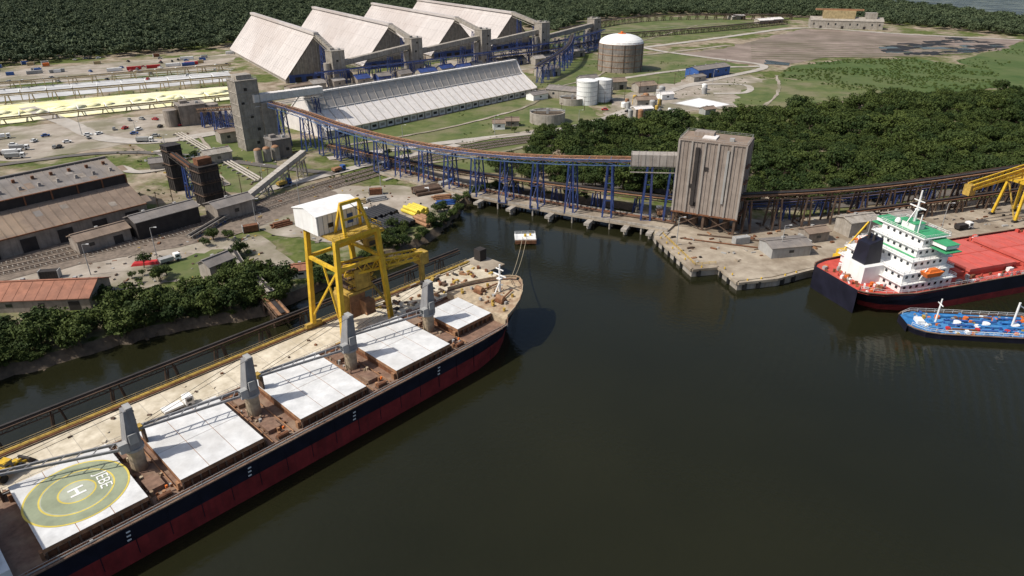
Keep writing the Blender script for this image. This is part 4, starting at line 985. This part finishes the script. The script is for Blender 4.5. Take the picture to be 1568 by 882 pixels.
# ---------------------------------------------------------------- vegetation
pc=bpy.data.collections.new('tree_prototypes')
pf=bpy.data.collections.new('far_tree_prototypes')
pr_=bpy.data.collections.new('bush_prototypes')
def tree(name,coll,r,h,lumps,leaves,ls,mat,seed,trunk=True):
    rnd=random.Random(seed);b=B(name)
    if trunk:
        b.cyl(0,0,0,.35,h*.55,'bark',7,r2=.18,cap=False)
    C=[]
    for i in range(lumps):
        a=rnd.uniform(0,6.28);q=rnd.random()**.6*r*.78;z=h*(.48+.36*rnd.random()*(1-.35*(q/r)))
        C.append((q*math.cos(a),q*math.sin(a),z,rnd.uniform(.16,.42)*r))
        if trunk and i<6:b.beam((0,0,h*.35),(q*math.cos(a),q*math.sin(a),z),.16,.16,'bark')
    k=b.mi(mat)
    for i in range(leaves):
        cx,cy,cz,cr=C[i%lumps]
        d=Vector((rnd.gauss(0,1),rnd.gauss(0,1),rnd.gauss(.25,.9))).normalized()
        p=Vector((cx,cy,cz))+Vector((d.x,d.y,d.z*.75))*cr*rnd.uniform(.65,1.2)
        n=(d+Vector((rnd.gauss(0,.55),rnd.gauss(0,.55),rnd.gauss(.2,.5)))).normalized()
        u=n.orthogonal().normalized();u.rotate(Matrix.Rotation(rnd.uniform(0,6.28),3,n));v=n.cross(u);s=ls*rnd.uniform(.6,1.3)
        i0=len(b.v);b.v+=[tuple(p+u*s),tuple(p+v*s*.6),tuple(p-u*s),tuple(p-v*s*.6)];b.f.append((i0,i0+1,i0+2,i0+3));b.m.append(k)
    me=bpy.data.meshes.new(name);me.from_pydata(b.v,[],b.f)
    for m in b.mats:me.materials.append(MATS[m])
    me.polygons.foreach_set('material_index',b.m);me.update()
    o=bpy.data.objects.new(name,me);coll.objects.link(o)
for i in range(8):tree('mangrove_tree',pc,4.6,R(7.5,11),18,1100,.40,'leaves',i)
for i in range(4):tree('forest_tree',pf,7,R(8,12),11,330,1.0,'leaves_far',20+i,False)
for i in range(3):tree('bush',pr_,2.2,2.6,7,300,.28,'reeds',40+i,False)
def scatter(name,pts,coll,smin,smax):
    me=bpy.data.meshes.new(name);me.from_pydata(pts,[],[]);o=bpy.data.objects.new(name,me);COL.objects.link(o)
    g=bpy.data.node_groups.new(name,'GeometryNodeTree');g.interface.new_socket('Geometry',in_out='INPUT',socket_type='NodeSocketGeometry');g.interface.new_socket('Geometry',in_out='OUTPUT',socket_type='NodeSocketGeometry')
    N=g.nodes;L=g.links;i=N.new('NodeGroupInput');u=N.new('NodeGroupOutput');ip=N.new('GeometryNodeInstanceOnPoints');ci=N.new('GeometryNodeCollectionInfo')
    ci.inputs['Collection'].default_value=coll;ci.inputs['Separate Children'].default_value=True;ci.inputs['Reset Children'].default_value=True
    ip.inputs['Pick Instance'].default_value=True
    rv=N.new('FunctionNodeRandomValue');rv.data_type='FLOAT_VECTOR';rv.inputs[0].default_value=(-.15,-.15,0);rv.inputs[1].default_value=(.15,.15,6.28)
    rs=N.new('FunctionNodeRandomValue');rs.data_type='FLOAT';rs.inputs[2].default_value=smin;rs.inputs[3].default_value=smax;rs.inputs['Seed'].default_value=3
    L.new(i.outputs[0],ip.inputs['Points']);L.new(ci.outputs[0],ip.inputs['Instance']);L.new(rv.outputs[0],ip.inputs['Rotation']);L.new(rs.outputs[1],ip.inputs['Scale']);L.new(ip.outputs[0],u.inputs[0])
    md=o.modifiers.new('instances','NODES');md.node_group=g
    return o
def fill(poly,sp,z=GZ-.3,excl=(),jit=.5,dens=None):
    xs=[p[0] for p in poly];ys=[p[1] for p in poly];out=[];y=min(ys);k=0
    while y<max(ys):
        x=min(xs)+(k%2)*sp/2
        while x<max(xs):
            px=x+R(-jit,jit)*sp;py=y+R(-jit,jit)*sp
            if inpoly(px,py,poly) and not any(inpoly(px,py,e) for e in excl):
                if dens is None or dens(px,py):out.append((px,py,z))
            x+=sp
        y+=sp*.87;k+=1
    return out
FR=[(-12,318),(5,345),(14,388),(60,400),(80,414),(104,418),(155,434),(193,450),(240,478),(266,488),(330,500),(420,525),(900,640),(1100,500),(600,400),(400,345),(257,308),(160,278),(100,268),(80,278),(52,285),(20,300)]
scatter('mangrove_forest',fill(FR,5.6,dens=lambda x,y:mn.noise(Vector((x*.03,y*.03,1)))<.1),pc,.55,1.05)
scatter('mangrove_forest',fill(FR,7.4,dens=lambda x,y:mn.noise(Vector((x*.03,y*.03,1)))>=.05),pc,.8,1.55)
far=[(-1500,250),(-700,480),(-540,590),(-420,690),(-320,770),(-300,900),(-150,1010),(0,1010),(60,930),(110,1090),(260,1190),(420,1150),(520,1080),(545,1010),(620,880),(900,900),(1400,820),(2200,1700),(1500,2300),(-2000,2300),(-2400,600)]
rex=[(500,1560),(725,1375),(745,1065),(1000,890),(1500,810),(1950,1700),(1000,2190)]
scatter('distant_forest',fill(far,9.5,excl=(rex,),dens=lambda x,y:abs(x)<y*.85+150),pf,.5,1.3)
sh=[(-230,80),(-160,127),(-134,148),(-118,160),(-98,173.5),(-84,178),(-74,183),(-70,192),(-80,203),(-92,200),(-108,190),(-118,187),(-126,172),(-145,168),(-175,150),(-240,100)]
scatter('shoreline_mangroves',fill(sh,4.4,z=.6),pc,.6,1.15)
bs=[]
for (x,y,n,r) in [(-90,203,8,5),(-43,233,12,6),(-50,226,8,5),(-78,196,8,4),(-95,222,4,3),(-120,205,8,6),(-134,188,6,5),(-28,268,5,3),(-45,240,6,5),(-66,212,6,4),(-125,188,8,5),(-110,235,5,5),(-30,250,3,2),(-96,212,5,4),(-170,340,5,8),(-60,345,4,10),(10,405,5,9),(95,440,5,8)]:
    for i in range(n):bs.append((x+R(-r,r),y+R(-r,r),GZ-.3))
for i in range(110):
    q=random.choice(bank2[20:-8]);bs.append((q[0]+R(-1.5,2),q[1]+R(-1,2),.9))
scatter('shore_bushes',[p for p in bs],pc,.25,.65)
ms=fill([(226,600),(257,654),(320,690),(395,700),(430,640),(385,545),(300,515),(255,535)],4.2,dens=lambda x,y:mn.noise(Vector((x*.03,y*.03,0)))>-.15)
ms+=fill([(430,700),(600,835),(900,890),(1000,800),(700,560),(400,530)],8,dens=lambda x,y:mn.noise(Vector((x*.02,y*.02,3)))>.1)
scatter('marsh_reeds',ms,pr_,.3,.75)
gb=[]
for i in range(12000):
    x=R(-260,260);y=R(170,800)
    if mn.noise(Vector((x*.03,y*.03,7)))>.2 and inpoly(x,y,[(-250,330),(-160,280),(-80,250),(-30,260),(-20,310),(50,400),(110,440),(250,520),(230,640),(100,700),(0,560),(-110,380),(-190,410)]):
        if 105<x<160 and 455<y<512:continue
        gb.append((x,y,GZ-.2))
scatter('scrub',gb,pr_,.12,.42)
# ---------------------------------------------------------------- light, sky, camera
w=bpy.data.worlds.new('World');sc.world=w;w.use_nodes=True
nt=w.node_tree;bg=nt.nodes['Background'];sk=nt.nodes.new('ShaderNodeTexSky');sk.sky_type='NISHITA';sk.sun_disc=False;sk.dust_density=3
el=math.radians(50);az=math.atan2(-.94,-.33)
sk.sun_elevation=el;sk.sun_rotation=az;nt.links.new(sk.outputs[0],bg.inputs[0]);bg.inputs[1].default_value=.115
su=bpy.data.lights.new('sun','SUN');su.energy=4.5;su.angle=math.radians(.6);su.color=(1,.95,.87)
so=bpy.data.objects.new('sun',su);COL.objects.link(so)
d=Vector((math.sin(az)*math.cos(el),math.cos(az)*math.cos(el),math.sin(el)))
so.rotation_euler=(-d).to_track_quat('-Z','Y').to_euler()
cam=bpy.data.cameras.new('camera');cam.lens=24;cam.sensor_width=36;cam.clip_start=1;cam.clip_end=12000
co=bpy.data.objects.new('camera',cam);COL.objects.link(co);co.location=(0,0,100);co.rotation_euler=(math.radians(90-26.5),0,0)
sc.camera=co
sc.view_settings.view_transform='Standard';sc.view_settings.look='None';sc.view_settings.exposure=0
